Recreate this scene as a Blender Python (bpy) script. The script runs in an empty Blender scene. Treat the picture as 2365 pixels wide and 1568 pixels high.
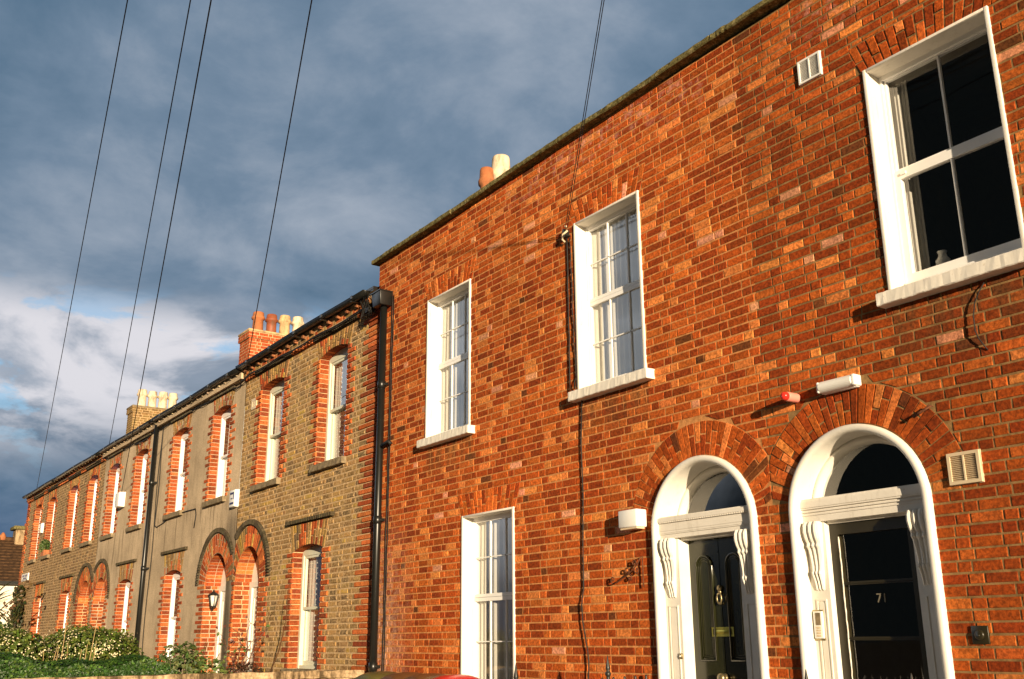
import bpy, bmesh, math, random
from mathutils import Vector, Matrix
from mathutils.geometry import tessellate_polygon
R = random.Random(7)
sc = bpy.context.scene
COL = sc.collection

# ------------------------------------------------------------------ camera
FY = 6.0                 # the facades stand on the plane y = FY
EYE = 1.6
cam_d = bpy.data.cameras.new('camera')
cam = bpy.data.objects.new('camera', cam_d); COL.objects.link(cam)
fpx = 2330.0
dh = Vector((-517.0-1182, 1490.0-784, fpx)).normalized()
xv = -60.0
yv = -((-517.0-1182)*xv + fpx*fpx)/(1490.0-784)
du = Vector((xv, yv, fpx)).normalized()
X = -dh; Z = du; Y = Z.cross(X)
if Y.z < 0: Y = -Y
def tow(v): return Vector((v.dot(X), v.dot(Y), v.dot(Z)))
cr, cu, cf = tow(Vector((1,0,0))), tow(Vector((0,-1,0))), tow(Vector((0,0,1)))
Mx = Matrix((cr, cu, -cf)).transposed().to_4x4()
Mx.translation = Vector((0,0,EYE))
cam.matrix_world = Mx
cam_d.sensor_fit = 'HORIZONTAL'; cam_d.sensor_width = 36.0
cam_d.lens = 36.0*fpx/2364.0
cam_d.clip_start = 0.05; cam_d.clip_end = 4000
sc.camera = cam

# ------------------------------------------------------------------ sun, sky, exposure
SUN_DIR = Vector((2.74, -1.0, 0.335))       # towards the sun
el = math.atan2(SUN_DIR.z, math.hypot(SUN_DIR.x, SUN_DIR.y))
sun_d = bpy.data.lights.new('sun', 'SUN')
sun_d.energy = 5.0; sun_d.angle = math.radians(0.5); sun_d.color = (1.0, 0.80, 0.54)
sun = bpy.data.objects.new('sun', sun_d); COL.objects.link(sun)
sun.rotation_euler = SUN_DIR.to_track_quat('Z', 'Y').to_euler()
sun.location = (30, -20, 30)
sc.view_settings.view_transform = 'Standard'
sc.view_settings.look = 'None'
sc.view_settings.exposure = 0.92
sc.view_settings.gamma = 1.0
sc.render.film_transparent = False
sc.cycles.max_bounces = 8
sc.cycles.transparent_max_bounces = 12
sc.cycles.use_denoising = True

class NT:
    """small node-tree helper"""
    def __init__(s, nt): s.nt = nt; s.n = nt.nodes; s.l = nt.links
    def new(s, t, **kw):
        nd = s.n.new(t)
        for k, v in kw.items(): setattr(nd, k, v)
        return nd
    def put(s, sock, v):
        if hasattr(v, 'is_output'): s.l.new(v, sock)
        elif v is not None: sock.default_value = v
    def math(s, op, a, b=None, c=None, clamp=False):
        nd = s.new('ShaderNodeMath', operation=op); nd.use_clamp = clamp
        s.put(nd.inputs[0], a)
        if b is not None: s.put(nd.inputs[1], b)
        if c is not None: s.put(nd.inputs[2], c)
        return nd.outputs[0]
    def noise(s, vec, scale, detail=4, rough=.55, dist=0.0):
        nd = s.new('ShaderNodeTexNoise')
        s.put(nd.inputs['Vector'], vec); nd.inputs['Scale'].default_value = scale
        nd.inputs['Detail'].default_value = detail; nd.inputs['Roughness'].default_value = rough
        nd.inputs['Distortion'].default_value = dist
        return nd.outputs['Fac']
    def ramp(s, fac, stops, interp='LINEAR'):
        nd = s.new('ShaderNodeValToRGB'); cr_ = nd.color_ramp; cr_.interpolation = interp
        while len(cr_.elements) < len(stops): cr_.elements.new(0.5)
        for e, (p, c) in zip(cr_.elements, stops):
            e.position = p; e.color = (c[0], c[1], c[2], 1) if hasattr(c, '__len__') else (c, c, c, 1)
        s.put(nd.inputs[0], fac); return nd.outputs[0]
    def mix(s, fac, a, b, mode='MIX'):
        nd = s.new('ShaderNodeMix', data_type='RGBA', blend_type=mode)
        s.put(nd.inputs[0], fac)
        for i, v in ((6, a), (7, b)):
            if hasattr(v, '__len__') and not hasattr(v, 'is_output') and len(v) == 3: v = (*v, 1)
            s.put(nd.inputs[i], v)
        return nd.outputs[2]
    def mapr(s, v, a, b, c, d):
        nd = s.new('ShaderNodeMapRange'); s.put(nd.inputs[0], v)
        for i, q in enumerate((a, b, c, d)): nd.inputs[i+1].default_value = q
        nd.interpolation_type = 'SMOOTHSTEP'
        return nd.outputs[0]
    def vscale(s, v, sc3):
        nd = s.new('ShaderNodeVectorMath', operation='MULTIPLY'); s.put(nd.inputs[0], v); nd.inputs[1].default_value = sc3
        return nd.outputs[0]

world = bpy.data.worlds.new('World'); sc.world = world; world.use_nodes = True
w = NT(world.node_tree); w.n.clear()
wo = w.new('ShaderNodeOutputWorld'); bg = w.new('ShaderNodeBackground'); bg.inputs['Strength'].default_value = 0.1
sky = w.new('ShaderNodeTexSky', sky_type='NISHITA'); sky.sun_disc = False
sky.sun_elevation = el; sky.sun_rotation = math.atan2(SUN_DIR.x, SUN_DIR.y)
sky.air_density = 1.2; sky.dust_density = 0.6; sky.ozone_density = 2.0
tc = w.new('ShaderNodeTexCoord'); sep = w.new('ShaderNodeSeparateXYZ'); w.l.new(tc.outputs['Generated'], sep.inputs[0])
zz = w.math('MAXIMUM', sep.outputs[2], 0.0)
den = w.math('ADD', zz, 0.24)
cmb = w.new('ShaderNodeCombineXYZ')
w.l.new(w.math('DIVIDE', sep.outputs[0], den), cmb.inputs[0]); w.l.new(w.math('DIVIDE', sep.outputs[1], den), cmb.inputs[1])
P = cmb.outputs[0]
nA = w.noise(P, 1.25, 8, .54, .2)
nB = w.noise(P, 3.2, 9, .6, .3)
nC = w.noise(P, 0.55, 3, .5)
dens = w.math('ADD', w.math('MULTIPLY', nA, .62), w.math('ADD', w.math('MULTIPLY', nB, .34), w.math('MULTIPLY', nC, .16)))
# colours are about what the sky radiates, times ten (Background strength 0.1)
cloud = w.ramp(dens, [(0.42, (.28,.60,1.04)), (0.52, (.50,.90,1.38)), (0.60, (.92,1.32,1.84)), (0.70, (1.9,2.2,2.65))])
# bright broken band of far cloud
bandn = w.noise(P, 3.4, 9, .58, .4)
band = w.math('MULTIPLY', w.mapr(zz, .13, .225, 0, 1), w.mapr(zz, .275, .325, 1, 0))
bandm = w.math('MULTIPLY', band, w.mapr(bandn, .39, .57, 0.2, 1))
cloud2 = w.mix(bandm, cloud, (3.9,3.85,4.1))
low = w.mapr(zz, .03, .17, 1, 0)
cloud3 = w.mix(w.math('MULTIPLY', low, .75), cloud2, (.30,.55,1.15))
gap = w.math('MULTIPLY', band, w.mapr(nB, .47, .40, 0, .75))
skyc = w.mix(0.5, sky.outputs[0], (1.2,2.9,5.2))
fin0 = w.mix(gap, cloud3, skyc)
side = w.math('ADD', w.math('MULTIPLY', sep.outputs[0], -.9), w.math('MULTIPLY', sep.outputs[1], .4))
fin1 = w.mix(w.mapr(side, .22, .52, 0, 1), (.105,.135,.14), fin0)      # dark sky added out of view behind the camera, to cut fill light
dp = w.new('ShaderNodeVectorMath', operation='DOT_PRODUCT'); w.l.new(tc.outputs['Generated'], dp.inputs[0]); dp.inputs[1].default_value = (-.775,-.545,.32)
refl_patch = w.math('MULTIPLY', w.mapr(dp.outputs['Value'], .955, .984, 0, 1), w.mapr(nB, .35, .6, .6, 1))
fin = w.mix(refl_patch, fin1, (8.5,9.3,10.2))                                   # bright patch added out of view for the window panes to reflect
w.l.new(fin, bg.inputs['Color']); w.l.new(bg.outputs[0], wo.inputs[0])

# ------------------------------------------------------------------ materials
MATS = {}
def mat(name, col=(.5,.5,.5), rough=.85, spec=.3, metal=0.0, var=.15, vscale=6, bump=0.0, bscale=60, attr=False, build=None, coat=0):
    if name in MATS: return MATS[name]
    m = bpy.data.materials.new(name); m.use_nodes = True
    t = NT(m.node_tree); b = t.n['Principled BSDF']
    co = t.new('ShaderNodeTexCoord').outputs['Object']
    geo = t.new('ShaderNodeNewGeometry').outputs['Position']
    if attr:
        at = t.new('ShaderNodeAttribute', attribute_name='Col'); base = at.outputs['Color']
    else: base = (*col, 1)
    n = t.noise(geo, vscale, 5, .6)
    dark = t.mapr(n, .3, .7, 1-var, 1+var)
    c = t.mix(1.0, base, dark, 'MULTIPLY')
    if build: c = build(t, c, geo)
    t.put(b.inputs['Base Color'], c)
    b.inputs['Roughness'].default_value = rough; b.inputs['Specular IOR Level'].default_value = spec
    b.inputs['Metallic'].default_value = metal; b.inputs['Coat Weight'].default_value = coat
    if bump:
        bn = t.new('ShaderNodeBump'); bn.inputs['Strength'].default_value = bump; bn.inputs['Distance'].default_value = .004
        t.put(bn.inputs['Height'], t.noise(geo, bscale, 5, .65)); t.l.new(bn.outputs[0], b.inputs['Normal'])
    MATS[name] = m; return m

def smear(t, c, geo):
    # lime bloom: pale salts on the low bricks beside the downpipe and patches under the coping
    s = t.new('ShaderNodeSeparateXYZ'); t.l.new(geo, s.inputs[0])
    n = t.noise(geo, 9, 6, .68)
    n2 = t.noise(geo, 1.1, 3, .5)
    mx = t.mapr(s.outputs[0], -11.55, -10.45, 1, 0); mz = t.mapr(s.outputs[2], 1.6, 3.4, 1, 0)
    m1 = t.math('MULTIPLY', t.math('MULTIPLY', mx, mz), t.mapr(n, .40, .55, .12, .95))
    mt = t.math('MULTIPLY', t.math('MULTIPLY', t.mapr(s.outputs[2], 6.0, 6.5, 0, 1), t.mapr(n2, .48, .62, 0, 1)), t.mapr(n, .48, .62, 0, .7))
    c = t.mix(m1, c, (.55,.33,.23))
    c = t.mix(mt, c, (.48,.22,.17))
    # grimy run-off under the upstairs sills
    rain = t.noise(t.vscale(geo, (9, 9, 1.6)), 1.0, 5, .6)
    for xa, xb in ((-10.4,-9.3),(-7.5,-6.4),(-4.0,-2.85)):
        mxs = t.math('MULTIPLY', t.mapr(s.outputs[0], xa, xa+.1, 0, 1), t.mapr(s.outputs[0], xb-.1, xb, 1, 0))
        mzs = t.math('MULTIPLY', t.mapr(s.outputs[2], 3.25, 3.78, 0, 1), t.mapr(s.outputs[2], 3.80, 3.82, 1, 0))
        c = t.mix(t.math('MULTIPLY', t.math('MULTIPLY', mxs, mzs), t.mapr(rain, .35, .6, .1, .75)), c, (.10,.05,.018))
    # soft uneven grain on each brick, larger tone drift over the wall
    g = t.noise(geo, 40, 4, .65); c = t.mix(1.0, c, t.mapr(g, .30, .70, .55, 1.42), 'MULTIPLY')
    g2 = t.noise(geo, .55, 3, .5); return t.mix(1.0, c, t.mapr(g2, .3, .7, .84, 1.16), 'MULTIPLY')
def grain(t, c, geo):
    g = t.noise(geo, 50, 3, .6); return t.mix(1.0, c, t.mapr(g, .25, .75, .65, 1.35), 'MULTIPLY')
def soot(t, c, geo):
    sx = t.vscale(geo, (7, 7, .8)); n = t.noise(sx, 1.0, 5, .6)
    s = t.new('ShaderNodeSeparateXYZ'); t.l.new(geo, s.inputs[0])
    under = t.mapr(s.outputs[2], 2.9, 3.95, 0, 1); over = t.mapr(s.outputs[2], 3.95, 4.1, 1, 0)
    band = t.math('MULTIPLY', under, over)
    m = t.math('MULTIPLY', t.mapr(n, .5, .66, 0, 1), t.math('ADD', t.math('MULTIPLY', band, .75), .22))
    c = t.mix(m, c, (.17,.125,.075))
    big = t.noise(geo, .8, 4, .6); c = t.mix(1.0, c, t.mapr(big, .3, .7, .82, 1.15), 'MULTIPLY')
    # dark wet stain where the two porch arches meet
    dx = t.math('ABSOLUTE', t.math('ADD', s.outputs[0], 16.85))
    dx2 = t.math('ABSOLUTE', t.math('ADD', s.outputs[0], 16.77))
    st = t.math('ADD', t.math('MULTIPLY', t.mapr(dx, .0, .42, 1, 0), t.math('MULTIPLY', t.mapr(s.outputs[2], 2.9, 3.2, 0, 1), t.mapr(s.outputs[2], 3.3, 4.1, 1, 0))), t.math('MULTIPLY', t.mapr(dx2, .1, .2, 1, 0), t.mapr(s.outputs[2], 2.9, 3.2, 1, 0)), clamp=True)
    st2 = t.math('MULTIPLY', st, t.mapr(t.noise(sx, .7, 4), .3, .6, .5, .95))
    c = t.mix(st2, c, (.06,.05,.035))
    g = t.noise(geo, 40, 3, .6); return t.mix(1.0, c, t.mapr(g, .3, .7, .85, 1.15), 'MULTIPLY')
def sooty(t, c, geo):
    sx = t.vscale(geo, (9, 9, 3)); n = t.noise(sx, 1.0, 5, .65)
    return t.mix(t.mapr(n, .46, .68, 0, .6), c, (.13,.08,.045))
def flaking(t, c, geo):
    n = t.noise(geo, 26, 6, .7)
    s = t.mapr(n, .62, .70, 0, .55)
    c = t.mix(s, c, (.50,.42,.33))
    st = t.noise(t.vscale(geo, (16, 16, 2.2)), 1.0, 5, .65)
    return t.mix(t.mapr(st, .52, .72, 0, .30), c, (.40,.34,.26))
def moss(t, c, geo):
    n = t.noise(geo, 18, 6, .7); n2 = t.noise(geo, 60, 4, .7)
    c = t.ramp(n, [(.35, (.07,.06,.024)), (.55, (.17,.145,.06)), (.74, (.36,.31,.18))])
    return t.mix(1.0, c, t.mapr(n2, .3, .7, .5, 1.5), 'MULTIPLY')
def roughwall(t, c, geo):
    sx = t.vscale(geo, (5, 5, 1.2)); n = t.noise(sx, 1.2, 6, .65); n2 = t.noise(geo, 30, 4, .7)
    c = t.ramp(n, [(.40, (.08,.055,.03)), (.5, (.30,.21,.12)), (.64, (.46,.34,.21))])
    return t.mix(1.0, c, t.mapr(n2, .3, .7, .65, 1.3), 'MULTIPLY')

M_BR = mat('red_brick', attr=True, rough=.93, spec=.15, var=.12, vscale=14, bump=.9, bscale=70, build=smear)
M_MORT = mat('lime_mortar', (.52,.235,.085), .97, .1, var=.25, vscale=20, bump=.8, bscale=120)
M_MORT2 = mat('dimmed_mortar', (.245,.145,.06), .97, .1, var=.3, vscale=14, bump=.8, bscale=120)  # right house: its own pointing, darkened further to paint in light falloff
M_MORTB = mat('buff_mortar', (.53,.365,.20), .97, .1, var=.25, vscale=16, bump=.9, bscale=90)
M_BB = mat('weathered_brick', attr=True, rough=.95, spec=.12, var=.2, vscale=18, bump=.9, bscale=70, build=grain)
def limed(t, c, geo):
    n = t.noise(geo, 24, 6, .68); n2 = t.noise(geo, 2.2, 4, .6)
    m = t.math('MULTIPLY', t.mapr(n, .42, .60, 0, .85), t.mapr(n2, .35, .62, .45, 1))
    return grain(t, t.mix(m, c, (.46,.305,.155)), geo)
M_TAN = mat('lime_smeared_brick', attr=True, rough=.96, spec=.1, var=.15, vscale=18, bump=1.0, bscale=60, build=limed)
M_REND = mat('grey_render', (.50,.385,.26), .95, .12, var=.08, vscale=3, bump=.5, bscale=120, build=soot)
M_WHITE = mat('white_masonry_paint', (.74,.70,.63), .7, .3, var=.05, vscale=4, bump=.35, bscale=50, build=flaking)
def worn(t, c, geo):
    st = t.noise(t.vscale(geo, (14, 14, 2.0)), 1.0, 5, .65); n = t.noise(geo, 38, 5, .7)
    c = t.mix(t.mapr(st, .54, .74, 0, .22), c, (.42,.36,.28))
    return t.mix(t.mapr(n, .66, .72, 0, .5), c, (.45,.38,.30))
M_GLOSSW = mat('white_gloss_paint', (.73,.70,.635), .45, .35, var=.05, vscale=5, bump=.25, bscale=45, build=worn)
M_UPVC = mat('white_upvc', (.80,.79,.77), .35, .4, var=.02)
M_CREAM = mat('cream_green_paint', (.60,.60,.48), .5, .35, var=.06)
M_STONE = mat('stone_sill', (.22,.17,.105), .95, .15, var=.3, vscale=14, bump=.7)
M_COPE = mat('mossy_coping', rough=1.0, spec=.05, bump=1.0, bscale=45, build=moss)
M_BLACK = mat('black_gutter_plastic', (.009,.009,.008), .34, .45, var=.1)
M_IRON = mat('black_iron', (.016,.016,.014), .4, .5, var=.2)
M_CABLE = mat('black_cable', (.014,.013,.012), .6, .3)
M_RUST = mat('rusty_iron', (.10,.035,.015), .85, .3, var=.4, vscale=40)
M_GREEN = mat('dark_green_gloss', (.020,.021,.008), .18, .5, var=.08)
M_OLIVE = mat('dark_olive_paint', (.022,.018,.008), .35, .4, var=.1)
M_BRASS = mat('brass', (.42,.36,.07), .32, .5, metal=.85, var=.1)
M_STEEL = mat('worn_bronze', (.30,.24,.13), .35, .5, metal=.8, var=.15)
M_PLAST = mat('white_plastic', (.78,.77,.74), .4, .4, var=.02)
M_CREAMP = mat('cream_plastic', (.62,.50,.34), .5, .35, var=.06)
M_DARKIN = mat('dark_room', (.045,.038,.03), .95, .05)
M_NET = mat('net_curtain', (.54,.52,.47), .95, .05, var=.04, vscale=2)
M_BLIND = mat('white_blind', (.80,.79,.76), .9, .1, var=.03)
M_BLUE = mat('blue_print', (.03,.03,.11), .5, .3)
M_RED = mat('red_lens', (.62,.03,.02), .25, .5, var=.05)
M_PINK = mat('pale_red_plastic', (.75,.26,.20), .4, .4, var=.08)
M_SLATE = mat('roof_slate', (.075,.065,.055), .8, .3, var=.3, vscale=5)
M_TILE = mat('brown_roof_tile', (.065,.034,.016), .9, .2, var=.45, vscale=7, bump=.6, bscale=9)
M_TERRA = mat('terracotta', (.40,.14,.055), .8, .25, var=.2, vscale=8, build=sooty)
M_TERRAD = mat('dark_terracotta', (.26,.07,.03), .55, .4, var=.2, build=sooty)
M_BUFF = mat('buff_clay', (.54,.36,.19), .85, .2, var=.2, vscale=8, build=sooty)
M_CLAYW = mat('cream_clay', (.66,.54,.39), .85, .2, var=.15, vscale=8, build=sooty)
M_ROUGH = mat('rough_concrete', rough=.98, spec=.08, bump=1.0, bscale=25, build=roughwall)
M_LEAFD = mat('ivy_leaf', attr=True, rough=.5, spec=.4, var=.2, vscale=5)
M_FLOW = mat('cream_flower', (.72,.64,.42), .8, .2, var=.15)
M_TWIG = mat('dry_stem', (.42,.30,.14), .9, .1, var=.2)
M_BARK = mat('brown_twig', (.10,.045,.02), .9, .1, var=.2)
M_SOIL = mat('soil', (.06,.045,.03), 1, .05, var=.4, vscale=3)
M_ASPH = mat('asphalt', (.05,.05,.05), .95, .2, var=.2, vscale=30)
M_PAVE = mat('concrete_paving', (.28,.26,.23), .95, .15, var=.15, vscale=4)
M_BINO = mat('olive_bin_plastic', (.075,.070,.022), .3, .5)
M_BINB = mat('brown_bin_plastic', (.10,.045,.018), .3, .5)
M_BIND = mat('grey_bin_plastic', (.045,.040,.036), .3, .5)
M_BINR = mat('red_bin_plastic', (.55,.02,.018), .3, .5)
M_WALLW = mat('white_render', (.74,.68,.56), .9, .15, var=.06)
M_PRINT = mat('pale_lettering', (.17,.15,.11), .6, .3)
M_LAMPG = mat('frosted_glass', (.72,.70,.62), .25, .5)

def glass_mat(name, tint=(.98,.99,.99), boost=.11):
    m = bpy.data.materials.new(name); m.use_nodes = True; t = NT(m.node_tree); t.n.clear()
    o = t.new('ShaderNodeOutputMaterial'); tr = t.new('ShaderNodeBsdfTransparent'); gl = t.new('ShaderNodeBsdfGlossy')
    tr.inputs[0].default_value = (*tint, 1); gl.inputs['Roughness'].default_value = .02
    lw = t.new('ShaderNodeLayerWeight')       # Schlick reflectance, the same from both sides of the pane
    F = t.math('ADD', t.math('MULTIPLY', t.math('POWER', lw.outputs['Facing'], 5.0), .96), .04)
    geo = t.new('ShaderNodeNewGeometry').outputs['Position']
    bn = t.new('ShaderNodeBump'); bn.inputs['Strength'].default_value = .06; bn.inputs['Distance'].default_value = .01
    t.put(bn.inputs['Height'], t.noise(geo, 3.5, 2)); t.l.new(bn.outputs[0], gl.inputs['Normal'])
    fac = t.math('ADD', t.math('MULTIPLY', F, 1.05), boost, clamp=True)      # two panes
    mx = t.new('ShaderNodeMixShader'); t.l.new(fac, mx.inputs[0]); t.l.new(tr.outputs[0], mx.inputs[1]); t.l.new(gl.outputs[0], mx.inputs[2])
    t.l.new(mx.outputs[0], o.inputs[0]); return m
M_GLASS = glass_mat('window_glass')

# ------------------------------------------------------------------ mesh helpers
class MB:
    def __init__(s): s.v = []; s.f = []; s.m = []; s.c = []; s.sm = []; s.cur = 0; s.col = (.5,.5,.5)
    def add(s, vs, fs, smooth=False):
        b = len(s.v); s.v += [tuple(v) for v in vs]; s.c += [s.col]*len(vs)
        for f in fs: s.f.append(tuple(b+i for i in f)); s.m.append(s.cur); s.sm.append(smooth)
    def box(s, x0, x1, y0, y1, z0, z1, bev=0.0):
        if bev:
            bm = bmesh.new(); bmesh.ops.create_cube(bm, size=1)
            for v in bm.verts: v.co = Vector((x0+(v.co.x+.5)*(x1-x0), y0+(v.co.y+.5)*(y1-y0), z0+(v.co.z+.5)*(z1-z0)))
            bmesh.ops.bevel(bm, geom=list(bm.edges), offset=bev, segments=2, affect='EDGES', profile=.5)
            s.frombm(bm, True); return
        vs = [(x,y,z) for x in (x0,x1) for y in (y0,y1) for z in (z0,z1)]
        s.add(vs, [(0,1,3,2),(4,6,7,5),(0,4,5,1),(2,3,7,6),(0,2,6,4),(1,5,7,3)])
    def frombm(s, bm, smooth=False):
        bm.verts.index_update()
        s.add([v.co[:] for v in bm.verts], [[v.index for v in f.verts] for f in bm.faces], smooth); bm.free()
    def prism(s, poly, y0, y1):          # poly in (x,z), extruded along y
        n = len(poly)
        vs = [(x,y0,z) for x,z in poly] + [(x,y1,z) for x,z in poly]
        s.add(vs, [tuple(range(n)), tuple(range(2*n-1, n-1, -1))] + [(i, i+n, (i+1)%n+n, (i+1)%n) for i in range(n)])
    def prismx(s, poly, x0, x1):         # poly in (y,z), extruded along x
        n = len(poly)
        vs = [(x0,y,z) for y,z in poly] + [(x1,y,z) for y,z in poly]
        s.add(vs, [tuple(range(n)), tuple(range(2*n-1, n-1, -1))] + [(i, i+n, (i+1)%n+n, (i+1)%n) for i in range(n)])
    def tube(s, pts, r, n=8, cap=True):
        pts = [Vector(p) for p in pts]; rings = []
        up = Vector((.13,.31,.94)); vs = []
        for i, p in enumerate(pts):
            d = (pts[min(i+1, len(pts)-1)]-pts[max(i-1, 0)]).normalized()
            a = d.cross(up)
            if a.length < .05: a = d.cross(Vector((1,0,0)))
            a.normalize(); b = d.cross(a); rr = r[i] if hasattr(r, '__len__') else r
            vs += [p+(a*math.cos(q)+b*math.sin(q))*rr for q in (2*math.pi*k/n for k in range(n))]
        fs = [(i*n+k, i*n+(k+1)%n, (i+1)*n+(k+1)%n, (i+1)*n+k) for i in range(len(pts)-1) for k in range(n)]
        if cap: fs += [tuple(range(n-1,-1,-1)), tuple(range((len(pts)-1)*n, len(pts)*n))]
        s.add(vs, fs, True)
    def lathe(s, prof, c, n=20, axis='z'):   # prof [(r,h)]
        vs = []
        for r, h in prof:
            for k in range(n):
                a = 2*math.pi*k/n; u, v = r*math.cos(a), r*math.sin(a)
                vs.append((c[0]+u, c[1]+v, c[2]+h) if axis == 'z' else (c[0]+u, c[1]-h, c[2]+v))
        fs = [(i*n+k, i*n+(k+1)%n, (i+1)*n+(k+1)%n, (i+1)*n+k) for i in range(len(prof)-1) for k in range(n)]
        fs += [tuple(range(n)), tuple(range((len(prof)-1)*n, len(prof)*n))]
        s.add(vs, fs, True)
    def sweep(s, path, prof, smooth=False):  # path [(x,z,nx,nz)], prof [(offset along n, y)]
        k = len(prof); vs = []
        for x, z, nx, nz in path: vs += [(x+nx*o, y, z+nz*o) for o, y in prof]
        s.add(vs, [(i*k+j, i*k+j+1, (i+1)*k+j+1, (i+1)*k+j) for i in range(len(path)-1) for j in range(k-1)], smooth)
    def build(s, name, mats, parent=None):
        me = bpy.data.meshes.new(name)
        o = ROOT(parent)
        me.from_pydata([(v[0]-o[0], v[1]-o[1], v[2]-o[2]) for v in s.v], [], s.f)
        mats = mats if isinstance(mats, (list, tuple)) else [mats]
        for m in mats: me.materials.append(m)
        me.polygons.foreach_set('material_index', s.m); me.polygons.foreach_set('use_smooth', s.sm)
        ca = me.color_attributes.new('Col', 'FLOAT_COLOR', 'POINT')
        ca.data.foreach_set('color', [q for c in s.c for q in (c[0], c[1], c[2], 1.0)])
        bm = bmesh.new(); bm.from_mesh(me); bmesh.ops.recalc_face_normals(bm, faces=bm.faces) if len(s.f) < 4000 and mats[0].name != 'window_glass' else None
        bm.to_mesh(me); bm.free(); me.update()
        ob = bpy.data.objects.new(name, me); COL.objects.link(ob)
        if parent: ob.parent = parent
        return ob
def ROOT(p):
    if p is None: return (0,0,0)
    while p.parent: p = p.parent
    return p.location[:]
def thing(name, label, cat, loc, group=None):
    o = bpy.data.objects.new(name, None); COL.objects.link(o); o.location = loc
    o.empty_display_size = .2
    return tag(o, label, cat, group)
def tag(o, label, cat, group=None):
    o['label'] = label; o['category'] = cat
    if group: o['group'] = group
    return o
def struct(o): o['kind'] = 'structure'; return o
def single(name, mb, mats, label, cat, loc, group=None, kind=None):   # a thing that is one mesh
    ob = mb.build(name, mats)
    me = ob.data; me.transform(Matrix.Translation(-Vector(loc))); ob.location = loc
    if kind: ob['kind'] = kind
    return tag(ob, label, cat, group)

# ------------------------------------------------------------------ brickwork
def P_front(u, z, o): return (u, FY-o, z)
def brick(mb, Pf, q, col, proud=0.0, rec=.004, bev=.003, jit=.0022):
    """one brick with worn arrises; q = four (u,z) corners counter-clockwise"""
    cx = sum(a for a, b in q)/4; cz = sum(b for a, b in q)/4
    f = proud + R.uniform(-jit, jit)*.8; vs = [Pf(a, b, -rec) for a, b in q]
    for a, b in q:
        du_, dz = cx-a, cz-b; L = max(1e-6, math.hypot(du_, dz))
        bu = min(bev, abs(du_)*.4); bz = min(bev, abs(dz)*.5)
        vs.append(Pf(a+math.copysign(bu, du_)+R.uniform(-jit, jit)*.7, b+math.copysign(bz, dz)+R.uniform(-jit, jit)*.6, f+R.uniform(-jit, jit)*.5))
    mb.col = col
    mb.add(vs, [(4,5,6,7),(0,1,5,4),(1,2,6,5),(2,3,7,6),(3,0,4,7)])
def jitc(c, s=.16):
    k = 1+R.uniform(-s, s); return tuple(max(.004, q*k*(1+R.uniform(-.06,.06))) for q in c)
def red_col(bias=0.0):
    r = R.random()**(1/(1+bias*1.6)) if bias >= 0 else R.random()**(1-bias*2.2)
    if R.random() < .015: c = (.13,.038,.011)
    elif r < .33: c = (.255,.043,.007)
    elif r < .68: c = (.36,.069,.010)
    elif r < .89: c = (.46,.105,.018)
    elif r < .985: c = (.60,.185,.045)
    else: c = (.62,.26,.14)
    return jitc(c)
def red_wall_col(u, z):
    # batches differ, and light falloff is painted in: brighter left, darker right
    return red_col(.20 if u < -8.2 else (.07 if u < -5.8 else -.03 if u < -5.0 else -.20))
def tan_col(u=0, z=0):
    r = R.random()
    c = (.25,.145,.055) if r < .45 else (.36,.21,.075) if r < .77 else (.15,.10,.05) if r < .93 else (.42,.26,.06)
    return jitc(c, .2)
def far_col(u=0, z=0):
    r = R.random()
    c = (.15,.095,.050) if r < .55 else (.20,.12,.055) if r < .85 else (.10,.062,.036)
    return jitc(c, .2)
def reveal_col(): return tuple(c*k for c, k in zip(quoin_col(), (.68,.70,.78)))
def quoin_col(): return jitc(R.choice([(.40,.095,.026),(.33,.07,.02),(.50,.14,.04),(.24,.055,.02)]), .12)
MJ = .010; CH = .0735
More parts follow.
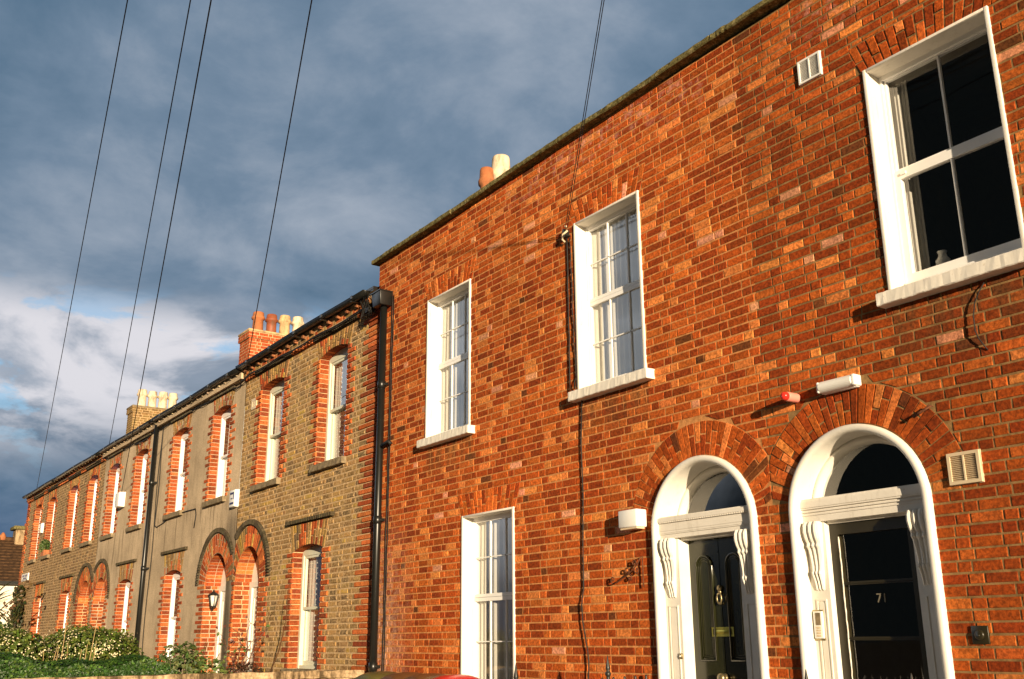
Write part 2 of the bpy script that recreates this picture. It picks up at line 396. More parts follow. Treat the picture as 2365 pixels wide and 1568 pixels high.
def bond(mb, Pf, u0, u1, z0, z1, colf, holes=(), zoff=0.0, st=.198, hd=.092, keep=None, proud=0.0, bev=.003, jit=.0020, MJ=.0125, seed=None):
    """Flemish bond between u0..u1, z0..z1 with holes cut out; a hole is a function z -> (left,right) or None"""
    L_ = random.Random(seed if seed is not None else R.random()); k = math.floor((z0-zoff)/CH)
    while True:
        za = zoff+k*CH+MJ/2+L_.uniform(-.0012,.0012); zb = zoff+(k+1)*CH-MJ/2+L_.uniform(-.0012,.0012)
        if za >= z1: break
        za2, zb2 = max(za, z0), min(zb, z1)
        if zb2-za2 < .018: k += 1; continue
        u = u0 - L_.random()*.02 - (0 if k % 2 == 0 else (st+MJ)/2+ (hd+MJ)/2)
        i = k % 2
        while u < u1:
            L = (st if i % 2 == 0 else hd)+L_.uniform(-.008,.008)
            pcs = [((max(u, u0), min(u+L, u1)),)*2]
            pcs = [(max(u,u0), min(u+L,u1), max(u,u0), min(u+L,u1), za2, zb2)]
            for h in holes:
                out = []
                for (a0,b0,a1,b1,pa,pb) in pcs:
                    h0, h1 = h(pa), h(pb)
                    if h0 is None and h1 is None: out.append((a0,b0,a1,b1,pa,pb)); continue
                    if h0 is None or h1 is None:
                        hh = h0 or h1
                        if getattr(h, 'rect', False):      # cut the course to the hole's flat edge
                            e = h.zb if h0 is None else h.zt
                            l, r = hh
                            if b0 > l+.005 and a0 < r-.005:
                                zr = (pa, e-.004) if h0 is None else (e+.004, pb)
                                if zr[1]-zr[0] > .014: out.append((max(a0,l), min(b0,r), max(a1,l), min(b1,r), zr[0], zr[1]))
                                if l-a0 > .025: out.append((a0, l, a1, l, pa, pb))
                                if b0-r > .025: out.append((r, b0, r, b1, pa, pb))
                            else: out.append((a0,b0,a1,b1,pa,pb))
                            continue
                        c = (hh[0]+hh[1])/2
                        h0 = h0 or (c, c); h1 = h1 or (c, c)
                    l0, r0 = h0; l1, r1 = h1
                    if b0 <= min(l0,l1) or a0 >= max(r0,r1): out.append((a0,b0,a1,b1,pa,pb)); continue
                    A = (a0, min(b0,l0), a1, min(b1,l1))
                    if (A[1]-A[0]+A[3]-A[2])/2 > .022 and A[1] >= A[0]-.004 and A[3] >= A[2]-.004: out.append((*A, pa, pb))
                    B = (max(a0,r0), b0, max(a1,r1), b1)
                    if (B[1]-B[0]+B[3]-B[2])/2 > .022 and B[1] >= B[0]-.004 and B[3] >= B[2]-.004: out.append((*B, pa, pb))
                pcs = out
            for (a0,b0,a1,b1,pa,pb) in pcs:
                if b0-a0 < .02 and b1-a1 < .02: continue
                c = ((a0+b0)/2, (pa+pb)/2)
                if keep and not keep(*c): continue
                brick(mb, Pf, [(a0,pa),(b0,pa),(b1,pb),(a1,pb)], colf(*c), proud, bev=bev, jit=jit)
            u += L+MJ; i += 1
        k += 1
def rect_hole(l, r, zb, zt):
    f = lambda z: (l, r) if zb <= z <= zt else None
    f.rect = True; f.zb = zb; f.zt = zt; return f
def trap_hole(l, r, zb, zt, s0, s1):
    def f(z):
        if z < zb or z > zt: return None
        t = (z-zb)/(zt-zb); return (l-(s0+(s1-s0)*t), r+(s0+(s1-s0)*t))
    f.rect = True; f.zb = zb; f.zt = zt; return f
def arch_hole(cx, zc, rad, zb):
    def f(z):
        if z < zb or z >= zc+rad: return None
        h = rad if z <= zc else math.sqrt(max(0, rad*rad-(z-zc)**2)); return (cx-h, cx+h)
    return f
def sheet(mb, outer, holes, y):
    polys = [[Vector((x, z, 0)) for x, z in p] for p in [outer]+holes]
    flat = [v for p in polys for v in p]
    tris = tessellate_polygon(polys)
    fs = []
    for t in tris:
        a, b, c = (flat[i] for i in t)
        if abs((b-a).cross(c-a).z) > 1e-9: fs.append(t if (b-a).cross(c-a).z > 0 else (t[0], t[2], t[1]))
    mb.add([(v.x, y, v.y) for v in flat], fs)
def arc_pts(cx, zc, r, a0=0, a1=180, n=28): return [(cx+r*math.cos(math.radians(a0+(a1-a0)*i/n)), zc+r*math.sin(math.radians(a0+(a1-a0)*i/n))) for i in range(n+1)]
def arch_poly(cx, zc, r, zb, n=28): return [(cx-r, zb), (cx+r, zb)] + arc_pts(cx, zc, r, 0, 180, n)
def seg_arc(l, r, zs, rise, n=10):
    """points of a segmental arch from the right springing to the left"""
    h = (r-l)/2; rad = (h*h+rise*rise)/(2*rise); cx = (l+r)/2; zc = zs+rise-rad; a = math.degrees(math.asin(h/rad))
    return arc_pts(cx, zc, rad, 90-a, 90+a, n), (cx, zc, rad, a)
def ring(mb, cx, zc, r0, r1, a0, a1, n, colf, depth=.02, proud=.002, split=True, xmin=None, xmax=None):
    """radial bricks; each is one or two pieces, wedge-shaped"""
    for i in range(n):
        b0 = math.radians(a0+(a1-a0)*(i+.07)/n); b1 = math.radians(a0+(a1-a0)*(i+.93)/n)
        cuts = [r0, r1]
        if split: cuts = [r0, r0+(r1-r0)*((.36,.66)[i%2]+R.uniform(-.05,.05)), r1]
        if split and R.random() < .2: cuts = [r0, r1]
        for k in range(len(cuts)-1):
            ra = cuts[k]+(.004 if k else 0); rb = cuts[k+1]-(.004 if k < len(cuts)-2 else 0)
            q = [(cx+ra*math.cos(b0), zc+ra*math.sin(b0)), (cx+rb*math.cos(b0), zc+rb*math.sin(b0)), (cx+rb*math.cos(b1), zc+rb*math.sin(b1)), (cx+ra*math.cos(b1), zc+ra*math.sin(b1))]
            if xmax is not None: 
                if min(a for a, b in q) > xmax-.02: continue
                q = [(min(a, xmax-.004), b) for a, b in q]
            if xmin is not None:
                if max(a for a, b in q) < xmin+.02: continue
                q = [(max(a, xmin+.004), b) for a, b in q]
            brick(mb, P_front, q, colf(), proud, rec=depth, bev=.004)
def fan(mb, l, r, z0, z1, s0, s1, n, colf, depth=.02, proud=.002):
    """flat or cambered arch of fanned bricks; z0 may be a function of x"""
    zf = z0 if callable(z0) else (lambda x: z0)
    for i in range(n):
        t0, t1 = (i+.07)/n, (i+.93)/n
        L0, L1 = l-s0+(r-l+2*s0)*t0, l-s0+(r-l+2*s0)*t1
        U0, U1 = l-s1+(r-l+2*s1)*t0, l-s1+(r-l+2*s1)*t1
        za0, za1 = zf(L0), zf(L1)
        sp = (.34,.64)[i%2]+R.uniform(-.04,.04); cuts = [0, sp, 1] if R.random() > .12 else [0, 1]
        for k in range(len(cuts)-1):
            a = cuts[k]+(.018 if k else 0); b = cuts[k+1]-(.018 if k < len(cuts)-2 else 0)
            lerp = lambda p, q_, t: p+(q_-p)*t
            q = [(lerp(L0,U0,a), lerp(za0,z1,a)), (lerp(L1,U1,a), lerp(za1,z1,a)), (lerp(L1,U1,b), lerp(za1,z1,b)), (lerp(L0,U0,b), lerp(za0,z1,b))]
            brick(mb, P_front, q, colf(b), proud+R.uniform(-.002,.003), rec=depth, bev=.004)
def pleats(mb, x0, x1, y, z0, z1, n=14, amp=.018):
    cols = n*6; vs = []
    ph = R.random()*6
    for i in range(cols+1):
        t = i/cols; x = x0+(x1-x0)*t
        yy = y+amp*math.sin(t*n*2*math.pi+ph+1.1*math.sin(t*9+ph))*(.8+.2*math.sin(t*7+ph))
        vs += [(x, yy, z0), (x, yy+R.uniform(-.002,.002), (z0+z1)/2), (x, yy*.5+y*.5, z1)]
    mb.add(vs, [(i*3+j, (i+1)*3+j, (i+1)*3+j+1, i*3+j+1) for i in range(cols) for j in range(2)], True)
def room_box(mb, x0, x1, y0, y1, z0, z1):
    v = [(x0,y0,z0),(x1,y0,z0),(x1,y0,z1),(x0,y0,z1),(x0,y1,z0),(x1,y1,z0),(x1,y1,z1),(x0,y1,z1)]
    mb.add(v, [(4,5,6,7),(0,4,7,3),(1,2,6,5),(3,7,6,2),(0,1,5,4)])
def frame_rect(mb, x0, x1, z0, z1, wl, wr, wb, wt, y0, y1):
    mb.box(x0, x0+wl, y0, y1, z0, z1); mb.box(x1-wr, x1, y0, y1, z0, z1)
    mb.box(x0+wl, x1-wr, y0, y1, z0, z0+wb); mb.box(x0+wl, x1-wr, y0, y1, z1-wt, z1)
def pane(mb, x0, x1, z0, z1, y): mb.add([(x0,y,z0),(x1,y,z0),(x1,y,z1),(x0,y,z1)], [(0,1,2,3)])
def worn_box(mb, x0, x1, y0, y1, z0, z1, n, amp=.003, bev=.006):
    """long box whose edges wander a little, for sills and copings"""
    prof = [(y0+bev, z0), (y0, z0+bev), (y0, z1-bev), (y0+bev, z1), (y1, z1), (y1, z0)]
    k = len(prof); vs = []
    for i in range(n+1):
        x = x0+(x1-x0)*i/n
        for j, (y, z) in enumerate(prof):
            q = amp if j < 4 else 0
            vs.append((x, y+R.uniform(-q, q), z+R.uniform(-q, q)))
    fs = [(i*k+j, i*k+(j+1)%k, (i+1)*k+(j+1)%k, (i+1)*k+j) for i in range(n) for j in range(k)]
    fs += [tuple(range(k)), tuple(range(n*k, (n+1)*k))]
    mb.add(vs, fs)

# ================================================================== THE SETTING
g = MB(); g.box(-400, 400, -400, 400, -.35, -.01); struct(g.build('ground', M_SOIL))
g = MB(); g.box(-120, 60, -9.5, -2.2, -.009, .0); struct(g.build('road', M_ASPH))
g = MB(); g.box(-120, 60, -2.2, 1.4, -.009, .11, bev=.02); struct(g.build('pavement', M_PAVE))
g = MB(); g.box(-11.5, 3, 1.4, 5.97, -.009, .20); struct(g.build('front_yard', M_PAVE))
g = MB(); g.box(-36, -11.8, 1.4, 5.97, -.009, .25); struct(g.build('garden_soil', M_SOIL))

# ================================================================== RED BRICK HOUSES
PARTY_RED = -5.15
RL, RR = -11.72, 1.2
WTOP = 6.60
WIN = {'A': (-10.365,-9.39), 'B': (-7.43,-6.465), 'C': (-3.945,-2.965)}
UZ0, UZ1 = 3.89, 5.652
G_L, G_R, G_T, G_B = -9.53, -8.545, 2.906, 1.10
D1, D2, DR, DZ = -5.885, -4.40, .578, 2.463     # door centres, outer radius of surround, springing
RING = .875

house_a = thing('red_brick_house', 'red brick house with the dark green panelled door and two small paned upstairs windows', 'house', (-8.4, FY, 0), 'red brick houses')
house_b = thing('red_brick_house', 'red brick house at the right edge with large dark window above black door 71', 'house', (-2.0, FY, 0), 'red brick houses')

FANH = CH*3.45
def fan_holes(l, r, zt): return trap_hole(l, r, zt, zt+FANH, .03, .12)
red_holes = []
for l, r in WIN.values():
    red_holes += [rect_hole(l, r, UZ0-.09, UZ1), fan_holes(l, r, UZ1)]
red_holes += [rect_hole(G_L, G_R, 0, G_T), fan_holes(G_L, G_R, G_T)]
for c in (D1, D2): red_holes += [arch_hole(c, DZ, RING, DZ+.12), arch_hole(c, DZ, DR-.01, -1)]
RZ = 5.652 - 77*CH       # course grid passes through the upper window heads
def red_house_wall(house, u0, u1, wins, ground, door):
    mb = MB(); mb.cur = 0; mb.col = (.4,.3,.2)
    hs = [[(l+.004,UZ0-.05),(r-.004,UZ0-.05),(r-.004,UZ1-.004),(l+.004,UZ1-.004)] for l, r in wins]
    if ground: hs.append([(G_L+.004,G_B),(G_R-.004,G_B),(G_R-.004,G_T-.004),(G_L+.004,G_T-.004)])
    hs.append(arch_poly(door, DZ, DR-.02, .3))
    sheet(mb, [(u0,-.2),(u1,-.2),(u1,WTOP+.02),(u0,WTOP+.02)], hs, FY+.0035)
    # returns, back and the parapet's rear
    for x in (u0, u1): mb.add([(x,FY+.007,-.2),(x,FY+9,-.2),(x,FY+9,WTOP+.0),(x,FY+.007,WTOP+.0)], [(0,1,2,3)])
    mb.add([(u0,FY+9,-.2),(u1,FY+9,-.2),(u1,FY+9,6),(u0,FY+9,6)], [(0,1,2,3)])
    mb.cur = 1
    keep = (lambda x, z: x < PARTY_RED) if house is house_a else (lambda x, z: x >= PARTY_RED)
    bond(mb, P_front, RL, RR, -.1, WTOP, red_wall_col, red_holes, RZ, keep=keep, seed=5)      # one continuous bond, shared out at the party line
    if house is house_a:      # the return that shows above the neighbour's roof
        bond(mb, lambda u, z, o: (RL-o-.004, u, z), FY+.01, FY+2.4, 5.8, WTOP, red_wall_col, (), RZ)
    for l, r in wins: fan(mb, l, r, UZ1+.004, UZ1+FANH-.004, .03, .12, 15, lambda b: red_col(-.02))
    if ground: fan(mb, G_L, G_R, G_T+.004, G_T+FANH-.004, .03, .12, 15, lambda b: red_col(-.02))
    ring(mb, door, DZ, DR+.006, RING-.008, 9, 171, 33, lambda: red_col(.08 if door == D1 else -.02), xmax=PARTY_RED if door == D1 else None, xmin=PARTY_RED if door == D2 else None)
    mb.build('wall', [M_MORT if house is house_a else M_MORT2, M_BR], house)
    cp = MB()
    zl = lambda x: 6.571+(x-RL)*.0112-.006
    prof0 = [(-.088,.0),(-.096,.010),(-.094,.052),(-.08,.062),(.28,.085),(.28,0)]; k = len(prof0)
    a0 = u0-.07 if house is house_a else u0
    while a0 < u1-.02:
        a1 = min(u1, a0+R.uniform(.62,.86)); n = 8; vs = []; dz0 = R.uniform(-.005,.005); dy0 = R.uniform(-.006,.004)
        for i in range(n+1):
            x = a0+(a1-.007-a0)*i/n; wob = .006*math.sin(x*2.1)+dz0
            for j, (dy, dz) in enumerate(prof0): vs.append((x, FY+dy+dy0+R.uniform(-.004,.004), zl(x)+dz+wob+(R.uniform(-.005,.005) if 0 < j < 5 else 0)))
        cp.add(vs, [(i*k+j, i*k+(j+1)%k, (i+1)*k+(j+1)%k, (i+1)*k+j) for i in range(n) for j in range(k)]+[tuple(range(k)), tuple(range(n*k,(n+1)*k))])
        a0 = a1
    cp.build('coping', M_COPE, house)
    rf = MB(); rf.add([(u0,FY+.3,6.2),(u1,FY+.3,6.2),(u1,FY+4.5,7.9),(u0,FY+4.5,7.9),(u0,FY+9,6.0),(u1,FY+9,6.0)], [(0,1,2,3),(3,2,5,4)])
    rf.build('roof', M_SLATE, house)
red_house_wall(house_a, RL, PARTY_RED, [WIN['A'], WIN['B']], True, D1)
red_house_wall(house_b, PARTY_RED, RR, [WIN['C']], False, D2)

def red_window(house, l, r, zb, zt, d, kind, sill=True):
    m = MB()
    rim = .022; p = .016
    # plaster rim round the opening and painted reveals
    for a, b, c, e in ((l-.006, l+rim, zb, zt+.006), (r-rim, r+.006, zb, zt+.006)): worn = m.box(a, b, FY-p, FY+.03, c, e, bev=.004)
    m.box(l+rim, r-rim, FY-p+.001, FY+.03, zt-rim*.75, zt+.006, bev=.004)
    il, ir, it = l+rim-.003, r-rim+.003, zt-rim*.75+.003
    yd = FY+d
    m.add([(il,FY+.01,zb),(il,yd+.06,zb),(il,yd+.06,it),(il,FY+.01,it)], [(0,1,2,3)])
    m.add([(ir,FY+.01,zb),(ir,yd+.06,zb),(ir,yd+.06,it),(ir,FY+.01,it)], [(0,1,2,3)])
    m.add([(il,FY+.01,it),(ir,FY+.01,it),(ir,yd+.06,it),(il,yd+.06,it)], [(0,1,2,3)])
    m.add([(il,FY+.01,zb+.0),(ir,FY+.01,zb+.0),(ir,yd+.06,zb+.01),(il,yd+.06,zb+.01)], [(0,1,2,3)])
    win = m.build('window', M_WHITE, house)
    f = MB(); s1 = MB(); s2 = MB(); gl = MB()
    if kind == 'big':
        frame_rect(f, il, ir, zb+.0, it, .022, .022, .10, .035, yd-.005, yd+.06)
        f.box(il+.02, ir-.02, yd-.02, yd+.03, zb+.088, zb+.102)
        x0, x1 = il+.022, ir-.022; zm = 4.845
        frame_rect(s1, x0+.004, x1-.004, zm-.0, it-.035, .016, .016, .02, .012, yd+.018, yd+.05)
        frame_rect(s2, x0, x1, zb+.105, zm, .050, .050, .058, .066, yd+.002, yd+.045)
        xm = (x0+x1)/2
        s1.box(xm-.007, xm+.007, yd+.016, yd+.04, zm+.02, it-.047); s2.box(xm-.007, xm+.007, yd+.008, yd+.035, zb+.163, zm-.066)
        s2.box(x0+.06, x0+.10, yd-.010, yd+.003, zm-.04, zm-.02)
        pane(gl, x0+.018, x1-.018, zm+.02, it-.045, yd+.03); pane(gl, x0+.048, x1-.048, zb+.16, zm-.064, yd+.024)
    else:
        b0 = .095 if kind == 'up' else .07; zm = 4.815 if kind == 'up' else 2.035
        frame_rect(f, il, ir, zb+.0, it, .020, .016, b0-.045, .030, yd-.004, yd+.07)
        x0, x1 = il+.020, ir-.016
        frame_rect(s1, x0, x1, zm+.004, it-.030, .020, .020, .034, .024, yd+.006, yd+.04)
        frame_rect(s2, x0, x1, zb+b0-.045, zm, .020, .020, .045, .038, yd+.003, yd+.036)
        for sm, za, zc in ((s1, zm+.038, it-.054), (s2, zb+b0, zm-.038)):
            for t in (1/3, 2/3):
                xx = x0+.02+(x1-x0-.04)*t; sm.box(xx-.007, xx+.007, yd+.010, yd+.026, za, zc)
            zz_ = (za+zc)/2; sm.box(x0+.02, x1-.02, yd+.010, yd+.024, zz_-.006, zz_+.006)
            pane(gl, x0+.018, x1-.018, za-.002, zc+.002, yd+.022)
    mt = M_UPVC
    f.build('frame', mt, win); s1.build('sash', mt, win); s2.build('sash', mt, win); gl.build('glass', M_GLASS, win)
    cu_ = MB()
    if kind == 'big':
        pleats(cu_, il+.01, il+.12, yd+.16, zb+.1, it-.02, 3, .02)
    else:
        pleats(cu_, il+.005, ir-.005, yd+.076, zb+.02, it-.005, 11, .020)
    cu_.build('curtain', M_NET, win)
    rm = MB(); room_box(rm, il-.25, ir+.25, yd+.052, yd+1.6, zb-.2, it+.15); rm.build('room', M_DARKIN, win)
    if sill:
        s = MB(); worn_box(s, l-.052, r+.10, FY-.10, FY+.10, zb-.09, zb+.002, 40, .0018); s.build('sill', M_WHITE, win)
    return win
red_window(house_a, *WIN['A'], UZ0, UZ1, .125, 'up')
red_window(house_a, *WIN['B'], UZ0, UZ1, .125, 'up')
red_window(house_a, G_L, G_R, G_B, G_T, .12, 'low')
red_window(house_b, *WIN['C'], UZ0, UZ1, .15, 'big')

# ---- porches
def arch_path(cx, r, zb=.3, n=36):
    pts = [(cx-r, zb, -1, 0), (cx-r, 1.2, -1, 0)]
    for i in range(n+1):
        a = math.pi-math.pi*i/n; pts.append((cx+r*math.cos(a), DZ+r*math.sin(a), math.cos(a), math.sin(a)))
    return pts+[(cx+r, 1.2, 1, 0), (cx+r, zb, 1, 0)]
def console(cx, yf, ztop, wd):
    m = MB()
    def outl(k):
        k *= .70
        return [(yf+.01,ztop),(yf-.085*k,ztop),(yf-.108*k,ztop-.03),(yf-.110*k,ztop-.075),(yf-.092*k,ztop-.12),(yf-.068*k,ztop-.15),(yf-.078*k,ztop-.172),(yf-.060*k,ztop-.19),(yf-.046*k,ztop-.24),(yf-.036*k,ztop-.31),(yf-.040*k,ztop-.345),(yf-.054*k,ztop-.365),(yf-.040*k,ztop-.392),(yf-.026*k,ztop-.42),(yf-.010*k,ztop-.475),(yf+.01,ztop-.49)]
    o = outl(.84); n = len(o); tp = lambda z: 1-.42*min(1, max(0, (ztop-.10-z)/.32))      # narrows towards its foot
    m.add([(cx+q*wd/2*tp(z), y, z) for q in (-1, 1) for y, z in o], [(i, (i+1)%n, (i+1)%n+n, i+n) for i in range(n)]+[tuple(range(n)), tuple(range(n, 2*n))])
    for q in (-.36, 0, .36):
        o = outl(1.0); n = len(o)
        vs = [(cx+(q-.115)*wd*tp(z), y, z) for y, z in o]+[(cx+q*wd*tp(z), y-.006, z) for y, z in o]+[(cx+(q+.115)*wd*tp(z), y, z) for y, z in o]
        m.add(vs, [(i+k*n, (i+1)%n+k*n, (i+1)%n+(k+1)*n, i+(k+1)*n) for k in range(2) for i in range(n)]+[tuple(range(n)), tuple(range(2*n, 3*n))])
    m.lathe([(.0,-.5*wd),(.018,-.48*wd),(.018,.48*wd),(0,.5*wd)], (cx, yf-.075, ztop-.172), 10, 'x') if False else None
    for q in (-.36, 0, .36):
        bm = bmesh.new(); bmesh.ops.create_uvsphere(bm, u_segments=10, v_segments=8, radius=.5)
        bmesh.ops.scale(bm, vec=(wd*.19, .026, .034), verts=bm.verts); bmesh.ops.translate(bm, vec=(cx+q*wd*.66, yf-.032, ztop-.362), verts=bm.verts); m.frombm(bm, True)
        bm = bmesh.new(); bmesh.ops.create_uvsphere(bm, u_segments=10, v_segments=8, radius=.5)
        bmesh.ops.scale(bm, vec=(wd*.20, .022, .030), verts=bm.verts); bmesh.ops.translate(bm, vec=(cx+q*wd*.92, yf-.046, ztop-.165), verts=bm.verts); m.frombm(bm, True)
    return m
def porch(house, c, first):
    ri = DR-.060
    yt = FY+(.012 if first else .05)      # front of the transom
    yp = yt+.022                          # front of the pilasters
    yl = FY+(.155 if first else .125)     # door leaf
    yg = FY+(.245 if first else .20)      # fanlight
    pw = .185 if first else .165
    m = MB()
    prof = [(0, FY+.03), (0, FY-.030), (-.006, FY-.040), (-.018, FY-.046), (-.036, FY-.046), (-.048, FY-.040), (-.055, FY-.028), (-.060, FY-.010), (-.060, yg+.05)]
    m.sweep(arch_path(c, DR), prof, True)
    m.sweep(arch_path(c, ri-.0, DZ, 30)[1:-1], [(0, yg-.045), (-.018, yg-.055), (-.036, yg-.05), (-.05, yg-.02), (-.055, yg+.02)], True)
    # tympanum edge below the springing, pilasters, jambs, head of the doorway
    for sgn in (-1, 1):
        xa = c+sgn*(ri+.002); xb = c+sgn*(ri-pw)
        a, b = min(xa, xb), max(xa, xb)
        m.box(a, b, yp, yl+.05, .3, 2.41)
        xi = xb-sgn*.0; x_o = xa
        # sunk panel mouldings on the pilaster
        pa, pb = a+.05, b-.04
        for x in (pa, pb): m.box(x-.006, x+.006, yp-.007, yp+.004, .4, 1.86)
        m.box(pa+.006, pb-.006, yp-.007, yp+.004, 1.848, 1.86)
        m.box(pa+.016, pb-.016, yp-.0045, yp+.004, .4, 1.838)
    m.box(c-ri+pw, c+ri-pw, yp+.03, yl+.05, 2.385, 2.41)
    sr = m.build('door_surround', M_GLOSSW, house)
    t = MB()
    steps = [(2.404,2.452,0),(2.452,2.462,.007),(2.462,2.474,.0),(2.474,2.484,.012),(2.484,2.496,.004),(2.496,2.508,.018),(2.508,2.556,.024),(2.556,2.572,.016)]
    if first: steps = [(2.404,2.440,0),(2.440,2.450,.008),(2.450,2.468,.012),(2.468,2.532,.016),(2.532,2.545,.026),(2.545,2.575,.034),(2.575,2.585,.02)]
    for z0, z1, o in steps: t.box(c-ri+.001, c+ri-.001, yt-o, yg+.03, z0, z1)
    if first:
        n = 40
        for i in range(n): 
            x = c-ri+.02+(2*ri-.04)*(i+.5)/n; t.box(x-.007, x+.007, yt-.032, yt-.02, 2.533, 2.544)
    t.build('transom', M_WHITE, sr)
    for sgn in (-1, 1): console(c+sgn*(ri-.098 if first else ri-.088), yp, 2.404, .125 if first else .125).build('console_bracket', M_GLOSSW, sr)
    fl = MB(); fl.add([(x, yg, z) for x, z in [(c-ri, 2.56), (c+ri, 2.56)]+arc_pts(c, DZ, ri, 8, 172, 24)], [tuple(range(27))])
    fl.build('fanlight', M_GLASS, house)
    rm = MB(); room_box(rm, c-ri-.1, c+ri+.1, yg+.055, yg+2.0, .3, 3.2); rm.build('hall', M_DARKIN, house)
    xl, xr = c-ri+pw, c+ri-pw
    if first:
        d = MB(); d.box(xl-.01, xr+.01, yl, yl+.045, .55, 2.39)
        d.box(c-.003, c+.003, yl-.004, yl+.01, 1.10, 2.39)
        for s in (-1, 1):
            pcx = c+s*.165; hw = .085
            for off, rr, pr in ((0, .011, .004), (.022, .006, .002), (.038, .005, .0)):
                h = hw-off; zb_ = 1.43+off; zt_ = 2.165
                path = [(pcx-h, yl-pr, zb_), (pcx+h, yl-pr, zb_), (pcx+h, yl-pr, zt_)]+[(pcx+h*math.cos(a), yl-pr, zt_+h*math.sin(a)) for a in [math.pi*i/14 for i in range(1, 14)]]+[(pcx-h, yl-pr, zt_), (pcx-h, yl-pr, zb_)]
                d.tube(path, rr, 8)
            for off in (0, .022):
                h = hw-off; d.tube([(pcx-h, yl-.002, .75+off), (pcx+h, yl-.002, .75+off), (pcx+h, yl-.002, 1.27-off), (pcx-h, yl-.002, 1.27-off), (pcx-h, yl-.002, .75+off)], .008, 6)
        leaf = d.build('door', M_GREEN, house)
        k = MB()
        k.lathe([(0,.0),(.022,.0),(.027,.012),(.020,.024),(0,.028)], (c, yl, 1.985), 14, 'y')
        k.lathe([(0,.0),(.015,.0),(.017,.012),(.010,.022),(0,.024)], (c, yl, 1.955), 12, 'y')
        k.tube([(c+.010*math.cos(a)*2.4, yl-.022, 1.905+.042*math.sin(a)) for a in [math.pi*.62+2*math.pi*.88*i/20 for i in range(21)]], .0065, 8)
        k.lathe([(0,.0),(.010,.0),(.013,.014),(.008,.024),(0,.026)], (c, yl, 1.868), 10, 'y')
        k.build('knocker', M_STEEL, leaf)
        b = MB(); frame_rect(b, c-.118, c+.118, 1.612, 1.684, .014, .014, .014, .014, yl-.008, yl+.004); b.box(c-.105, c+.105, yl-.004, yl+.004, 1.625, 1.671); b.box(c-.08, c+.08, yl-.008, yl, 1.633, 1.663, bev=.003)
        b.build('letterbox', M_BRASS, leaf)
        n_ = MB(); n_.lathe([(0,.0),(.030,.0),(.034,.01),(.022,.02),(.022,.035),(.038,.05),(.036,.066),(.02,.078),(0,.08)], (c, yl, 1.300), 18, 'y'); n_.build('doorknob', M_STEEL, leaf)
    else:
        d = MB(); frame_rect(d, xl-.01, xr+.01, .5, 2.40, .082, .082, .05, .095, yl, yl+.05)
        for z in (1.965, 1.592, 1.20): d.box(xl+.07, xr-.07, yl+.006, yl+.044, z-.014, z+.010); d.box(xl+.07, xr-.07, yl+.000, yl+.044, z-.004, z+.002)
        leaf = d.build('door', M_OLIVE, house)
        be = MB()
        vs = [(xl+.072, yl-.001, .6)]; pts = []
        for i in range(60):
            z = .6+1.69*i/59; pts.append((xl+.076+R.uniform(-.002,.002), yl+.001, z))
        be.tube(pts, [.0035+R.random()*.003 for _ in pts], 5); be.build('glazing_bead', M_WHITE, leaf)
        gl = MB(); pane(gl, xl+.07, xr-.07, .55, 2.31, yl+.03); gl.build('glass', M_GLASS, leaf)
        fc = bpy.data.curves.new('number', 'FONT'); fc.body = '71'; fc.size = .088; fc.extrude = .001; fc.space_character = 1.05
        fo = bpy.data.objects.new('number', fc); COL.objects.link(fo)
        bpy.context.view_layer.update()
        me = bpy.data.meshes.new_from_object(fo); bpy.data.objects.remove(fo)
        me.transform(Matrix.Rotation(math.radians(90), 4, 'X')); me.transform(Matrix.Translation((c-.035-ROOT(house)[0], yl+.026-FY, 1.826)))
        no = bpy.data.objects.new('house_number', me); COL.objects.link(no); me.materials.append(M_PRINT); no.parent = leaf
    return sr
porch(house_a, D1, True)
porch(house_b, D2, False)

# ---- wall vents of the right hand house
def vent(house, x0, x1, z0, z1, slats, p=.018, m=M_PLAST, fr=.022):
    f = MB(); frame_rect(f, x0, x1, z0, z1, fr, fr, fr, fr, FY-p, FY+.01); f.box((x0+x1)/2-.005, (x0+x1)/2+.005, FY-p+.002, FY+.005, z0+fr, z1-fr)
    f.box(x0-.004, x1+.004, FY-.006, FY+.01, z0-.004, z1+.004)
    for i in range(slats):
        z = z0+fr+(z1-z0-2*fr)*(i+.5)/slats; hgt = (z1-z0-2*fr)/slats
        f.prismx([(FY-p+.003, z-hgt*.40), (FY-p+.006, z-hgt*.40), (FY-.004, z+hgt*.3), (FY-.006, z+hgt*.36)], x0+fr, x1-fr)
    return f.build('vent', m, house)
vent(house_b, -4.52, -4.305, 5.815, 6.02, 13, .02, M_PLAST, .016)
vent(house_b, -3.675, -3.455, 2.522, 2.722, 14, .022, M_CREAMP, .020)
bl = MB(); bl.box(-3.667, -3.557, FY-.012, FY+.01, 1.553, 1.661, bev=.004); bl.lathe([(0,0),(.03,0),(.03,.012),(.022,.016),(0,.017)], (-3.612, FY-.011, 1.607), 18, 'y'); bl.lathe([(0,0),(.006,0),(.005,.004),(0,.005)], (-3.610, FY-.027, 1.604), 8, 'y')
single('blanking_plate', bl, M_OLIVE, 'square dark green metal plate on the brick wall below the lower vent', 'plate', (-3.612, FY, 1.607))

